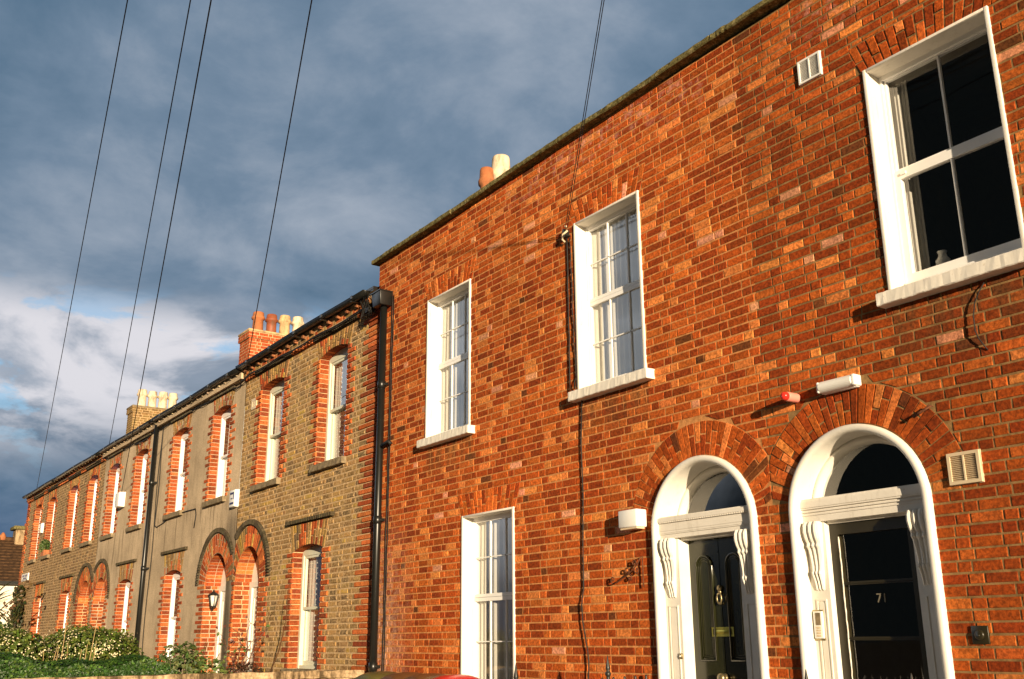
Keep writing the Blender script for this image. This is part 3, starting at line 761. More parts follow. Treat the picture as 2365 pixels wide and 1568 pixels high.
# ---- chimney of the red house (only its pots rise above the coping)
def pot(mb, x, y, z, h, r, flare=1.0):
    mb.lathe([(r*1.06,0),(r,.02),(r*.94,h*.62),(r*1.22,h*.66),(r*1.24,h*.74),(r*1.05,h*.80),(r*.98,h*.97),(r*.9,h),(r*.7,h),(r*.7,h-.06),(0,h-.06)], (x, y, z), 18)
cb = MB(); cb.col = (.3,.055,.015); cb.box(-12.0, -11.4, 7.45, 9.2, 6.0, 7.72)
ch = cb.build('chimney', M_BR, house_a)
p1 = MB(); pot(p1, -11.7, 7.755, 7.70, .79, .105); p1.build('chimney_pot', M_TERRA, ch)
p2 = MB(); pot(p2, -11.7, 8.02, 7.70, 1.06, .14); p2.build('chimney_pot', M_CLAYW, ch)

# ================================================================== THE LOWER TERRACE TO THE LEFT
WT = 6.16                # top of its walls
UW0, UW1, URISE = 4.03, 5.64, .075      # upper windows: sill, springing, rise
GW0, GW1 = 1.23, 2.855                  # ground windows
DAZ, DAR, LABR = 2.54, .53, .965        # porch arch: springing, opening radius, outer radius of label
LZ = 5.64-76*CH

def seg_hole(l, r, zb, zs, rise):
    h = (r-l)/2; rad = (h*h+rise*rise)/(2*rise); cx = (l+r)/2; zc = zs+rise-rad
    def f(z):
        if z < zb: return None
        if z <= zs: return (l, r)
        if z >= zs+rise: return None
        q = math.sqrt(max(0, rad*rad-(z-zc)**2)); return (cx-q, cx+q)
    return f
def quoin_strip(mb, x, side, z0, z1, holes, a=.105, b=.235, proud=.013, phase=0):
    """toothed brick dressing; side -1 grows to the left of x"""
    k = math.ceil((z0-LZ)/CH)
    out = []
    while LZ+(k+1)*CH <= z1+.02:
        za = LZ+k*CH+.004; zb = LZ+(k+1)*CH-.004
        wd = (b if (k//1+phase) % 2 == 0 else a)+R.uniform(-.015,.015)
        if R.random() < .12: wd += R.choice((-.05,.05))
        q0, q1 = (x-wd, x) if side < 0 else (x, x+wd)
        brick(mb, P_front, [(q0,za),(q1,za),(q1,zb),(q0,zb)], quoin_col(), proud+R.uniform(-.003,.004), rec=.012, bev=.008, jit=.004)
        out.append((q0, q1, za-.004, zb+.004)); k += 1
    return out
def terrace_house(spec):
    x0, x1 = spec['x0'], spec['x1']; kind = spec['kind']; house = spec['root']
    mb = MB(); mb.col = (.4,.3,.2)
    bare = kind != 'render'
    ups, gws, door = spec['ups'], spec['gws'], spec['door']
    hs = []; holes = []
    def win_poly(l, r, zb, zs, rise): return [(l,zb),(r,zb)]+seg_arc(l, r, zs, rise)[0]
    for l, r in ups: hs.append(win_poly(l, r, UW0, UW1, URISE))
    for l, r in gws: hs.append(win_poly(l, r, GW0, GW1, .07))
    if door: hs.append(arch_poly(door, DAZ, DAR, .3))
    ybase = FY+(.006 if bare else -.004)
    sheet(mb, [(x0,-.2),(x1,-.2),(x1,WT),(x0,WT)], hs, ybase)
    if spec.get('end'): mb.add([(x0,ybase,-.2),(x0,FY+8.5,-.2),(x0,FY+8.5,WT),(x0,ybase,WT)], [(0,1,2,3)])
    mb.add([(x0,FY+8.5,-.2),(x1,FY+8.5,-.2),(x1,FY+8.5,WT),(x0,FY+8.5,WT)], [(0,1,2,3)])
    mb.cur = 1
    taken = []
    for l, r in ups:
        taken += quoin_strip(mb, l, -1, UW0-.07, UW1+.02, None, phase=R.randint(0,1)); taken += quoin_strip(mb, r, 1, UW0-.07, UW1+.02, None, phase=R.randint(0,1))
    for l, r in gws:
        taken += quoin_strip(mb, l, -1, .9, GW1+.02, None, phase=R.randint(0,1)); taken += quoin_strip(mb, r, 1, .9, GW1+.02, None, phase=R.randint(0,1))
    if door:
        for s in (-1, 1):
            room = spec.get('pier', .4) if s == spec['pierside'] else 9
            if room < .05: continue
            taken += quoin_strip(mb, door+s*DAR, s, .5, DAZ+.02, None, a=min(.22, room), b=min(.36, room), phase=R.randint(0,1))
    for q in spec.get('corner', []): taken += quoin_strip(mb, q[0], q[1], .2, 5.93, None, a=.30, b=.46)
    def mk_taken(rows):
        def f(z):
            for a, b, za, zb in rows:
                if za <= z <= zb: return (a, b)
            return None
        return f
    groups = {}
    for t in taken:
        key = None
        for kx in spec['jambs']:
            if abs(t[0]-kx) < .004 or abs(t[1]-kx) < .004: key = (kx, abs(t[0]-kx) < .004, t[2] > UW0-.1)
        groups.setdefault(key, []).append(t)
    if bare:
        for g_ in groups.values(): holes.append(mk_taken(g_))
        for l, r in ups: holes += [seg_hole(l, r, UW0-.08, UW1, URISE), trap_hole(l, r, UW1, 5.925, .07, .16)]
        for l, r in gws: holes += [seg_hole(l, r, .9, GW1, .07), trap_hole(l, r, GW1, 3.245, .07, .16)]
        if door: holes += [arch_hole(door, DAZ, LABR, DAZ+.03), arch_hole(door, DAZ, DAR, -1)]
        for h in spec.get('xholes', []): holes.append(h)
        mb.cur = 2
        bond(mb, P_front, x0, x1, .0, 5.925, tan_col if kind == 'brown' else far_col, holes, LZ, bev=.010, jit=.005, st=.212, hd=.095, MJ=.019 if kind == 'brown' else .016)
        mb.cur = 1
    # arches over windows
    def acol(b):
        if R.random() < .30: return tan_col()
        return tan_col() if (R.random() < b*.55) else quoin_col()
    for l, r, zs, rise, ztop in [(l, r, UW1, URISE, 5.925) for l, r in ups]+[(l, r, GW1, .07, 3.245) for l, r in gws]:
        pts, (cx, zc, rad, a) = seg_arc(l, r, zs, rise)
        zf = lambda x: zc+math.sqrt(max(1e-6, rad*rad-(x-cx)**2)) if l <= x <= r else zs
        fan(mb, l, r, zf, ztop-.004, .05, .15, 14, acol, depth=.02, proud=.004 if bare else .006)
        for i in range(14):      # soffit bricks
            b0 = math.radians(90-a+2*a*(i+.05)/14); b1 = math.radians(90-a+2*a*(i+.95)/14); mb.col = quoin_col()
            p = [(cx+rad*math.cos(b), zc+rad*math.sin(b)) for b in (b0, b1)]
            mb.add([(p[0][0],FY,p[0][1]),(p[1][0],FY,p[1][1]),(p[1][0],FY+.15,p[1][1]),(p[0][0],FY+.15,p[0][1])], [(0,1,2,3)])
    if door:
        n = 27
        ring(mb, door, DAZ, DAR+.004, LABR-.10, 2, 178, n, lambda: quoin_col() if R.random() < .72 else tan_col(), depth=.02, split=True, proud=.004 if bare else .007, xmin=spec.get('dxmin'), xmax=spec.get('dxmax'))
        for i in range(60):       # label of narrow dark bricks round the arch
            b0 = math.radians(1+178*(i+.08)/60); b1 = math.radians(1+178*(i+.92)/60)
            ra, rb = LABR-.092, LABR
            q = [(door+ra*math.cos(b0), DAZ+ra*math.sin(b0)), (door+rb*math.cos(b0), DAZ+rb*math.sin(b0)), (door+rb*math.cos(b1), DAZ+rb*math.sin(b1)), (door+ra*math.cos(b1), DAZ+ra*math.sin(b1))]
            mx_, mn_ = spec.get('dxmax'), spec.get('dxmin')
            if mx_ is not None and max(p[0] for p in q) > mx_: continue
            if mn_ is not None and min(p[0] for p in q) < mn_: continue
            brick(mb, P_front, q, jitc((.065,.052,.032), .25), .045, rec=.03, bev=.008)
        # reveals of the porch: coursed bricks and arched soffit
        for s, fn in ((-1, lambda u, z, o: (door-DAR+o, u, z)), (1, lambda u, z, o: (door+DAR-o, u, z))):
            bond(mb, fn, FY+.004, FY+.29, .3, DAZ, lambda u, z: reveal_col(), (), LZ, st=.15, hd=.11, bev=.006)
            mb.cur = 0; mb.col = (.5,.34,.2)
            xx = door+s*(DAR+.008); mb.add([(xx,FY,.3),(xx,FY+.3,.3),(xx,FY+.3,DAZ),(xx,FY,DAZ)], [(0,1,2,3)]); mb.cur = 1
        for i in range(26):
            b0 = math.radians(180*(i+.06)/26); b1 = math.radians(180*(i+.94)/26); rr = DAR+.004; mb.col = quoin_col()
            p = [(door+rr*math.cos(b), DAZ+rr*math.sin(b)) for b in (b0, b1)]
            for ya, yb in ((FY, FY+.16), (FY+.168, FY+.29)): mb.add([(p[0][0],ya,p[0][1]),(p[1][0],ya,p[1][1]),(p[1][0],yb,p[1][1]),(p[0][0],yb,p[0][1])], [(0,1,2,3)])
        mb.cur = 0; mb.col = (.5,.34,.2)
        sp = arc_pts(door, DAZ, DAR+.012, 0, 180, 26)
        mb.add([(x, y, z) for x, z in sp for y in (FY, FY+.3)], [(2*i, 2*i+1, 2*i+3, 2*i+2) for i in range(26)]); mb.cur = 1
    # brick reveals of the windows
    for l, r, zb, zs in [(l, r, UW0, UW1) for l, r in ups]+[(l, r, GW0, GW1) for l, r in gws]:
        for xx, s in ((l, 1), (r, -1)):
            k = math.floor((zb-LZ)/CH)
            while LZ+k*CH < zs:
                za, zc_ = LZ+k*CH+.004, min(LZ+(k+1)*CH-.004, zs)
                if zc_-za > .015: brick(mb, (lambda xx, s: lambda u, z, o: (xx+s*o, u, z))(xx, s), [(FY+.002,za),(FY+.15,za),(FY+.15,zc_),(FY+.002,zc_)], reveal_col(), 0, rec=.006, bev=.006)
                k += 1
            mb.cur = 0; mb.col = (.5,.34,.2); mb.add([(xx-s*.006,FY,zb),(xx-s*.006,FY+.16,zb),(xx-s*.006,FY+.16,zs),(xx-s*.006,FY,zs)], [(0,1,2,3)]); mb.cur = 1
    # eaves: dogtooth string course, dentils
    def over_window(x): return any(l-.28 < x < r+.28 for l, r in ups)
    if bare:
        x = x0+.03
        while x < x1-.06:
            ow = over_window(x)
            w_ = .052 if ow else .085
            brick(mb, P_front, [(x,5.935),(x+w_,5.935),(x+w_,6.0),(x,6.0)], jitc((.055,.045,.03), .2) if ow else jitc((.45,.13,.045), .2), .055 if ow else .05, rec=.02, bev=.006)
            x += w_+(.012 if ow else .035)
        bond(mb, lambda u, z, o: (u, FY-.069-o, z), x0, x1, LZ+79*CH+.145, WT-.06, lambda u, z: R.choice((tan_col(), quoin_col())), (), LZ, bev=.008)
        mb.cur = 0; mb.box(x0, x1, FY-.065, FY+.05, 6.003, WT-.002); mb.cur = 1
    else:
        mb.cur = 0; mb.box(x0, x1, FY-.105, FY+.05, 5.985, WT-.002); mb.cur = 1
        for l, r in ups:      # blackened hoods over the heads
            x = l-.16
            while x < r+.18:
                brick(mb, P_front, [(x,5.925),(x+.05,5.925),(x+.05,5.985),(x,5.985)], jitc((.075,.062,.04), .25), .055, rec=.02, bev=.006); x += .062
    x = x0+.12
    while x < x1-.1:
        zt = 6.105
        brick(mb, lambda u, z, o: (u, FY-(.07 if bare else .107)-o, z), [(x,zt-.045),(x+.085,zt-.06),(x+.085,zt+.02),(x,zt+.02)], (jitc((.22,.09,.04), .2) if bare else jitc((.33,.25,.165), .1)), .045 if bare else .022, rec=.03, bev=.012); x += .305
    for l, r in gws:
        x = l-.24
        while x < r+.30:
            brick(mb, P_front, [(x,3.245),(x+.05,3.245),(x+.05,3.312),(x,3.312)], jitc((.06,.048,.028), .25), .06, rec=.02, bev=.008); x += .061
    mb.build('wall', [M_MORTB if bare else M_REND, M_BB, M_TAN], house)
    # windows
    def sash(l, r, zb, zs, rise, fr, full):
        yd = FY+.145
        wf = MB(); ztop = zs+rise
        pts = seg_arc(l, r, zs, rise)[0]
        # arched head board
        lo = [(r, zs-.055), (l, zs-.055)]
        wf.prism([(p[0], p[1]) for p in pts]+[(l, zs-.06), (r, zs-.06)], yd, yd+.07)
        wf.box(l, l+.055, yd-.006, yd+.07, zb, zs-.05); wf.box(r-.055, r, yd-.006, yd+.07, zb, zs-.05); wf.box(l+.055, r-.055, yd, yd+.07, zb, zb+.045)
        win = wf.build('window', fr, house)
        zm = (zb+zs)/2-.01
        a = MB(); frame_rect(a, l+.056, r-.056, zm, zs-.055, .045, .045, .040, .04, yd+.012, yd+.045); a.build('sash', fr, win)
        b = MB(); frame_rect(b, l+.056, r-.056, zb+.045, zm+.035, .045, .045, .06, .035, yd+.052, yd+.085); b.build('sash', fr, win)
        gl = MB(); pane(gl, l+.09, r-.09, zm+.04, zs-.09, yd+.03); pane(gl, l+.09, r-.09, zb+.1, zm+.0, yd+.07); gl.build('glass', M_GLASS, win)
        c = MB()
        if full: pleats(c, l+.06, r-.06, yd+.14, zb+.02, zs+.05, 8, .012)
        else: pleats(c, l+.03, l+.56, yd+.10, zb+.02, zs+.05, 6, .012)
        c.build('curtain', M_BLIND if full else M_NET, win)
        rm = MB(); room_box(rm, l-.2, r+.2, yd+.086, yd+1.5, zb-.15, ztop+.1); rm.build('room', M_DARKIN, win)
        s = MB(); worn_box(s, l-.075, r+.06, FY-.07, FY+.16, zb-.095, zb, 16, .004); s.build('sill', M_STONE, win)
    fr = {'brown': M_CREAM, 'render': M_UPVC, 'far': M_UPVC}[kind]
    for l, r in ups: sash(l, r, UW0, UW1, URISE, fr, kind != 'brown')
    for l, r in gws: sash(l, r, GW0, GW1, .07, fr, kind != 'brown')
    if door:
        d = MB(); y = FY+.285
        d.add([(x, y, z) for x, z in arch_poly(door, DAZ, DAR+.01, .3)], [tuple(range(len(arch_poly(door, DAZ, DAR+.01, .3))))])
        frame_rect(d, door-DAR, door+DAR, .3, DAZ, .1, .1, .1, .09, y-.03, y-.001)
        for zc in ((.5,1.25),(1.4,2.3)):
            for s in (-1, 1): frame_rect(d, door+s*.21-.15, door+s*.21+.15, *zc, .02, .02, .02, .02, y-.012, y-.001)
        d.build('door', M_GLOSSW, house)
    # roof, fascia, gutter
    rf = MB(); rf.add([(x0,FY-.12,WT+.02),(x1,FY-.12,WT+.02),(x1,FY+4.3,8.55),(x0,FY+4.3,8.55),(x0,FY+8.7,WT),(x1,FY+8.7,WT)], [(0,1,2,3),(3,2,5,4)])
    rf.build('roof', M_SLATE, house)
    gt = MB(); gz = WT+.012+spec.get('gdz', 0)
    prof = [(.062*math.cos(math.pi+math.pi*i/10), .062*math.sin(math.pi+math.pi*i/10)) for i in range(11)]
    prof = [(prof[0][0]-.006, .012)]+prof+[(prof[-1][0], .012)]
    n = 12; vs = []; gx1 = x1 - spec.get('gcut', 0)
    for i in range(n+1):
        x = x0+(gx1-x0)*i/n; sag = .008*math.sin(x*1.7)
        vs += [(x, FY-.165+dy*.85, gz+dz*.85+sag) for dy, dz in prof]
    k = len(prof)
    gt.add(vs, [(i*k+j, i*k+j+1, (i+1)*k+j+1, (i+1)*k+j) for i in range(n) for j in range(k-1)]+[tuple(range(k)), tuple(range(n*k, n*k+k))], True)
    gt.box(x0, x1, FY-.115, FY-.052, WT-.004, WT+.06)
    x = x0+.5
    while x < gx1:
        gt.box(x-.02, x+.02, FY-.222, FY-.09, gz-.070, gz-.064); gt.box(x-.025, x+.025, FY-.224, FY-.216, gz-.03, gz+.016); x += 1.0
    gt.build('gutter', M_BLACK, house)

def setup_jambs(s):
    s['jambs'] = [q for w_ in s['ups']+s['gws'] for q in w_]+([s['door']-DAR, s['door']+DAR] if s['door'] else [])+[q[0] for q in s.get('corner', [])]
    return s
brown = thing('brown_brick_house', 'brown brick house with orange brick window dressings beside the tall black downpipe', 'house', (-14.1, FY, 0))
rend_a = thing('rendered_house', 'grey rendered house with a black coach lantern in its porch', 'house', (-19.1, FY, 0), 'grey rendered houses')
rend_b = thing('rendered_house', 'grey rendered house farther off, with a white alarm box beside its left upstairs window', 'house', (-23.8, FY, 0), 'grey rendered houses')
far_a = thing('far_brick_house', 'dark brown brick house adjoining the farther rendered house', 'house', (-28.8, FY, 0), 'distant brown brick houses')
far_b = thing('far_brick_house', 'last dark brown brick house of the terrace, with a street sign at its corner', 'house', (-33.7, FY, 0), 'distant brown brick houses')
PY = [-11.66, -16.62, -21.55, -26.1, -31.3, -35.95]
terrace_house(setup_jambs(dict(root=brown, kind='brown', x0=PY[1], x1=PY[0], ups=[(-13.545,-12.605),(-15.86,-14.89)], gws=[(-14.165,-13.17)], door=-15.985, pierside=-1, pier=.10, dxmin=PY[1]+.01, corner=[(PY[0]-.0, -1)], gcut=.10)))
terrace_house(setup_jambs(dict(root=rend_a, kind='render', x0=PY[2], x1=PY[1], ups=[(-18.22,-17.28),(-20.60,-19.645)], gws=[(-20.38,-19.42)], door=-17.46, pierside=1, pier=.0, dxmax=PY[1]-.01, gdz=-.03)))
terrace_house(setup_jambs(dict(root=rend_b, kind='render', x0=PY[3], x1=PY[2], ups=[(-23.34,-22.40),(-25.63,-24.69)], gws=[(-23.75,-22.80)], door=-25.42, pierside=-1, pier=.1, dxmin=PY[3]+.01, gdz=-.03)))
terrace_house(setup_jambs(dict(root=far_a, kind='far', x0=PY[4], x1=PY[3], ups=[(-27.73,-26.80),(-29.86,-28.93)], gws=[(-29.52,-28.57)], door=-26.95, pierside=1, pier=.1, dxmax=PY[3]-.01, gdz=-.04)))
terrace_house(setup_jambs(dict(root=far_b, kind='far', x0=PY[5], x1=PY[4], ups=[(-32.60,-31.67),(-34.58,-33.65)], gws=[(-33.0,-32.05)], door=None, end=True, corner=[(PY[5], 1)], gdz=-.04)))

# ---- chimneys on the party walls
def stack(house, x, y0, y1, z1, col, m, pots, capm):
    c = MB(); c.col = (.35,.2,.1)
    hx = .30
    c.cur = 0; c.box(x-hx+.005, x+hx-.005, y0+.005, y1-.005, 6.0, z1-.10)
    c.cur = 1
    bond(c, lambda u, z, o: (u, y0-o, z), x-hx, x+hx, 6.4, z1-.22, col, (), LZ, bev=.006)
    bond(c, lambda u, z, o: (x+hx+o, u, z), y0, y1, 6.4, z1-.22, col, (), LZ, bev=.006)
    bond(c, lambda u, z, o: (u, y0-.035-o, z), x-hx-.035, x+hx+.035, z1-.22, z1-.06, col, (), LZ, bev=.006)
    bond(c, lambda u, z, o: (x+hx+.035+o, u, z), y0-.035, y1+.035, z1-.22, z1-.06, col, (), LZ, bev=.006)
    c.cur = 0; c.box(x-hx-.03, x+hx+.03, y0-.03, y1+.03, z1-.22, z1-.065)
    ob = c.build('chimney', [m, M_BB], house)
    cp = MB(); cp.box(x-hx-.045, x+hx+.045, y0-.045, y1+.045, z1-.06, z1-.01, bev=.012); cp.build('cap', capm, ob)
    for py, h, r, mm in pots:
        p = MB(); pot(p, x+.12, py, z1-.015, h, r); p.build('chimney_pot', mm, ob)
stack(rend_a, -21.42, 7.62, 9.6, 8.36, lambda u, z: jitc((.36,.075,.025), .2), M_MORTB, [(7.86,.47,.125,M_TERRA),(8.18,.47,.12,M_TERRAD),(8.50,.50,.125,M_BUFF),(8.82,.52,.125,M_CLAYW)], M_BUFF)
stack(far_a, -31.25, 7.72, 9.8, 8.50, lambda u, z: jitc((.20,.125,.05), .25), M_MORTB, [(7.99,.54,.13,M_CLAYW),(8.30,.52,.125,M_CLAYW),(8.62,.54,.13,M_CLAYW),(8.92,.54,.13,M_CLAYW)], M_STONE)

# ---- downpipes
def downpipe(house, x, ztop, zbot, r, yc, hop, m=M_BLACK):
    d = MB()
    d.tube([(x, yc, zbot), (x, yc, ztop)], r, 14)
    z = zbot+1.1
    while z < ztop-.3: d.lathe([(r,-.05),(r+.008,-.045),(r+.008,.045),(r,.05)], (x, yc, z), 14); d.box(x-r-.03, x+r+.03, yc+.01, FY+.005, z-.018, z+.018); z += 1.75
    ob = d.build('downpipe', m, house)
    if hop:
        h = MB(); w_ = .13
        bm = bmesh.new(); bmesh.ops.create_cube(bm, size=1)
        for v in bm.verts:
            t = 1.0 if v.co.z > 0 else .82
            v.co = Vector((x+v.co.x*2*w_*t, yc-.02+v.co.y*.22*t, ztop+.10+v.co.z*.19))
        bmesh.ops.bevel(bm, geom=list(bm.edges), offset=.008, segments=2, affect='EDGES', profile=.5); h.frombm(bm, True)
        h.box(x-w_-.008, x+w_+.008, yc-.14, yc+.1, ztop+.185, ztop+.20)
        h.build('hopper', m, ob)
    return ob
downpipe(brown, -11.44, 5.86, .2, .048, FY-.062, True)
downpipe(rend_b, -21.58, 6.02, .2, .045, FY-.10, False)
# small square vent high on the brown house
v_ = vent(brown, -16.28, -16.06, 5.37, 5.55, 5, .012, M_CREAMP, .045)

# ================================================================== THINGS FIXED TO THE HOUSES
def alarm(loc, w_, h, d, label, mk=None, taper=.8, tip=0):
    t = thing('alarm_box', label, 'alarm box', loc, 'alarm boxes')
    m = MB(); x, y, z = loc
    q = [(x-w_/2,z+h/2),(x+w_/2,z+h/2),(x+w_/2*taper,z-h/2),(x-w_/2*taper,z-h/2)]
    bm = bmesh.new()
    vs = [bm.verts.new((a, y+.005, b)) for a, b in q]+[bm.verts.new((x+(a-x)*.94, y-d, z+(b-z)*.95)) for a, b in q]
    for f in ((0,1,2,3),(7,6,5,4),(0,4,5,1),(1,5,6,2),(2,6,7,3),(3,7,4,0)): bm.faces.new([vs[i] for i in f])
    bmesh.ops.bevel(bm, geom=list(bm.edges), offset=.012, segments=3, affect='EDGES', profile=.5); m.frombm(bm, True)
    m.build('cover', M_PLAST, t)
    if mk: mk(t, x, y-d, z, w_, h)
    return t
def blue_mark(t, x, y, z, w_, h):
    m = MB(); a = w_*.34; b = h*.30; e = y-.003
    m.box(x-a, x+a, e, y+.004, z+b-.024, z+b+.012); m.box(x+a-.03, x+a, e-.001, y+.004, z-.02, z+b-.026); m.box(x-a, x+a, e, y+.004, z-b-.012, z-b+.024)
    m.box(x-a*.55, x+a*.3, e, y+.003, z-.012, z+.006)
    m.build('printed_mark', M_BLUE, t)
alarm((-16.72, FY, 3.92), .27, .30, .08, 'white alarm box with dark blue printed mark beside the nearer rendered house upstairs window', blue_mark, .95)
al = alarm((-24.05, FY-.02, 4.72), .36, .34, .14, 'plain white alarm box between the two upstairs windows of the farther rendered house', None, .92)
alarm((-33.1, FY, 4.90), .26, .30, .07, 'small white alarm box between the two last upstairs windows', None, .95)

# lamp box left of the green door, bulkhead lamp, siren
t = thing('outdoor_lamp', 'square white lamp box on brick at the top left of the green door surround', 'lamp', (-6.66, FY, 2.60))
m = MB(); m.box(-6.785, -6.545, FY-.125, FY+.0, 2.522, 2.675, bev=.012); m.build('housing', M_PLAST, t)
m = MB(); m.box(-6.77, -6.56, FY-.112, FY-.02, 2.508, 2.524); m.build('lens', M_CREAMP, t)
t = thing('bulkhead_lamp', 'long pale bulkhead lamp on the brick arch over door 71', 'lamp', (-4.42, FY, 3.34))
m = MB(); m.box(-4.575, -4.265, FY-.05, FY, 3.292, 3.386, bev=.012); m.box(-4.285, -4.255, FY-.085, FY, 3.300, 3.380, bev=.008); m.box(-4.585, -4.565, FY-.085, FY, 3.300, 3.380, bev=.008); m.build('base', M_PLAST, t)
m = MB()
pr = [(FY-.04+.055*math.cos(a), 3.34+.046*math.sin(a)) for a in [math.pi/2+math.pi*i/12 for i in range(13)]]
m.prismx(pr, -4.565, -4.285); m.build('diffuser', M_PLAST, t)
t = thing('siren', 'short red and pink siren sticking out of the wall between the two door arches', 'siren', (-4.83, FY, 3.322))
m = MB(); m.lathe([(.034,0),(.036,.01),(.036,.115),(.034,.12),(0,.12)], (-4.832, FY, 3.322), 20, 'y'); m.build('body', M_PINK, t)
m = MB(); m.lathe([(.031,.12),(.033,.125),(.031,.150),(.022,.163),(0,.168)], (-4.832, FY, 3.322), 20, 'y'); m.build('lens', M_RED, t)
# doorbell and intercom
t = thing('doorbell', 'tiny bronze doorbell on the white pilaster left of the green door', 'doorbell', (-6.243, FY+.03, 1.462))
m = MB(); m.box(-6.262, -6.226, FY+.018, FY+.036, 1.44, 1.484, bev=.004); m.build('plate', M_STEEL, t)
m = MB(); m.lathe([(0,0),(.008,0),(.007,.006),(0,.008)], (-6.244, FY+.018, 1.462), 10, 'y'); m.build('button', M_PLAST, t)
t = thing('intercom', 'silver intercom panel with grille and buttons on the white pilaster of door 71', 'intercom', (-4.85, FY+.07, 1.68))
yy = FY+.05
m = MB(); m.box(-4.915, -4.823, yy+.010, yy+.03, 1.578, 1.788, bev=.003); m.build('backplate', M_BRASS if False else M_STEEL, t)
m = MB(); m.box(-4.903, -4.824, yy-.004, yy+.022, 1.592, 1.778, bev=.004); m.build('housing', M_PLAST, t)
m = MB(); m.box(-4.880, -4.838, yy-.007, yy, 1.683, 1.768); m.build('grille', M_STONE, t)
for i in range(4):
    m = MB(); m.box(-4.880, -4.838, yy-.008, yy, 1.604+i*.0185, 1.617+i*.0185, bev=.002); m.build('button', M_CREAMP, t)

# wrought bracket
t = MB()
def spiral(cx, cz, r0, a0, turns, sgn, y): return [(cx+(r0*(1-k/26))*math.cos(a0+sgn*turns*2*math.pi*k/26), y, cz+(r0*(1-k/26))*math.sin(a0+sgn*turns*2*math.pi*k/26)) for k in range(24)]
yb = FY-.035
t.tube([(-6.615, yb, 2.27), (-6.66, yb, 2.21), (-6.73, yb, 2.165), (-6.83, yb, 2.115), (-6.93, yb, 2.075), (-6.98, yb, 2.068)], .006, 6)
t.tube([(-6.60, yb+.01, 2.28), (-6.60, yb+.01, 2.02)], .006, 6)
for cx, cz, r, a0, sg in ((-6.985,2.10,.034,-1.5,-1),(-6.80,2.165,.036,-1.2,1),(-6.70,2.225,.032,-.6,1),(-6.665,2.165,.036,2.4,1),(-6.76,2.105,.03,1.8,-1)): t.tube(spiral(cx, cz, r, a0, 1.3, sg, yb), .0055, 6)
single('scroll_bracket', t, M_RUST, 'rusty wrought iron scroll bracket on brick left of the green door surround', 'bracket', (-6.62, FY, 2.15))

# coach lantern in the porch of the rendered house
lx, ly, lz = -17.80, FY+.10, 2.30
t = thing('coach_lantern', 'black coach lantern hanging on orange brick beside the rendered house porch', 'lantern', (lx, ly, lz))
m = MB(); m.lathe([(0,.175),(.012,.172),(.016,.15),(.02,.14),(.10,.085),(.105,.075),(.07,.075),(.07,.07),(0,.07)], (lx,ly,lz), 6)
m.lathe([(0,-.15),(.012,-.145),(.02,-.125),(.045,-.115),(.05,-.10),(.0,-.10)], (lx,ly,lz), 6)
for k in range(6):
    a = 2*math.pi*k/6; m.tube([(lx+.05*math.cos(a), ly+.05*math.sin(a), lz-.10), (lx+.083*math.cos(a), ly+.083*math.sin(a), lz+.075)], .008, 5)
m.tube([(lx-.18, ly, lz-.02), (lx-.14, ly, lz-.13), (lx-.06, ly, lz-.165), (lx, ly, lz-.15)], .01, 6); m.build('cage', M_IRON, t)
m = MB(); m.lathe([(.042,-.10),(.074,.07)], (lx,ly,lz), 6); m.build('glazing', M_LAMPG, t)

# street sign on the last corner
t = thing('street_sign', 'small white and blue street name plate on the far brick corner', 'sign', (-34.85, FY, 3.56))
m = MB(); m.box(-35.36, -34.34, FY-.03, FY, 3.45, 3.67); m.build('plate', M_PLAST, t)
m = MB(); m.box(-35.30, -34.40, FY-.034, FY-.028, 3.47, 3.485)
for i in range(9):
    if i == 4: continue
    xx = -35.22+i*.085; m.box(xx, xx+.05, FY-.034, FY-.028, 3.57, 3.63)
for i in range(6): xx = -35.1+i*.095; m.box(xx, xx+.06, FY-.034, FY-.028, 3.50, 3.545)
m.build('lettering', M_BLUE, t)

# ================================================================== WIRES AND CABLES
POLE = Vector((2.28, 0.03, 9.27))
def sagline(a, b, sag, n=24):
    a, b = Vector(a), Vector(b); return [a.lerp(b, i/n)-Vector((0,0,sag*4*(i/n)*(1-i/n))) for i in range(n+1)]
wires = [((-34.30, FY-.1, 6.18), .0, 'thin overhead wire nearest the left edge, running down to the last brick house'),
         ((-25.60, FY-.1, 6.18), .0, 'overhead wire second from the left, running down to the farther rendered house'),
         ((-24.10, FY-.06, 4.90), .0, 'overhead wire third from the left, running to the white alarm box past the far chimney'),
         ((-16.45, FY-.10, 5.98), .0, 'thick overhead wire running down in front of the chimney with four different pots')]
wr = [.011, .011, .012, .011]
for (e, sg, lb), r in zip(wires, wr):
    m = MB(); m.tube(sagline(POLE, e, .10), r*.62, 6); single('overhead_wire', m, M_CABLE, lb, 'wire', POLE, 'overhead wires')
for dx, dz, lb in ((-.018, .0, 'left one of the close pair of wires running to the bracket by the middle window'), (.018, .012, 'right one of the close pair of wires running to the bracket by the middle window')):
    m = MB(); m.tube(sagline(POLE+Vector((dx*.6,0,0)), (-7.50+dx, FY-.06, 5.60+dz), .04), .0038, 6); single('overhead_wire', m, M_CABLE, lb, 'wire', POLE, 'overhead wires')
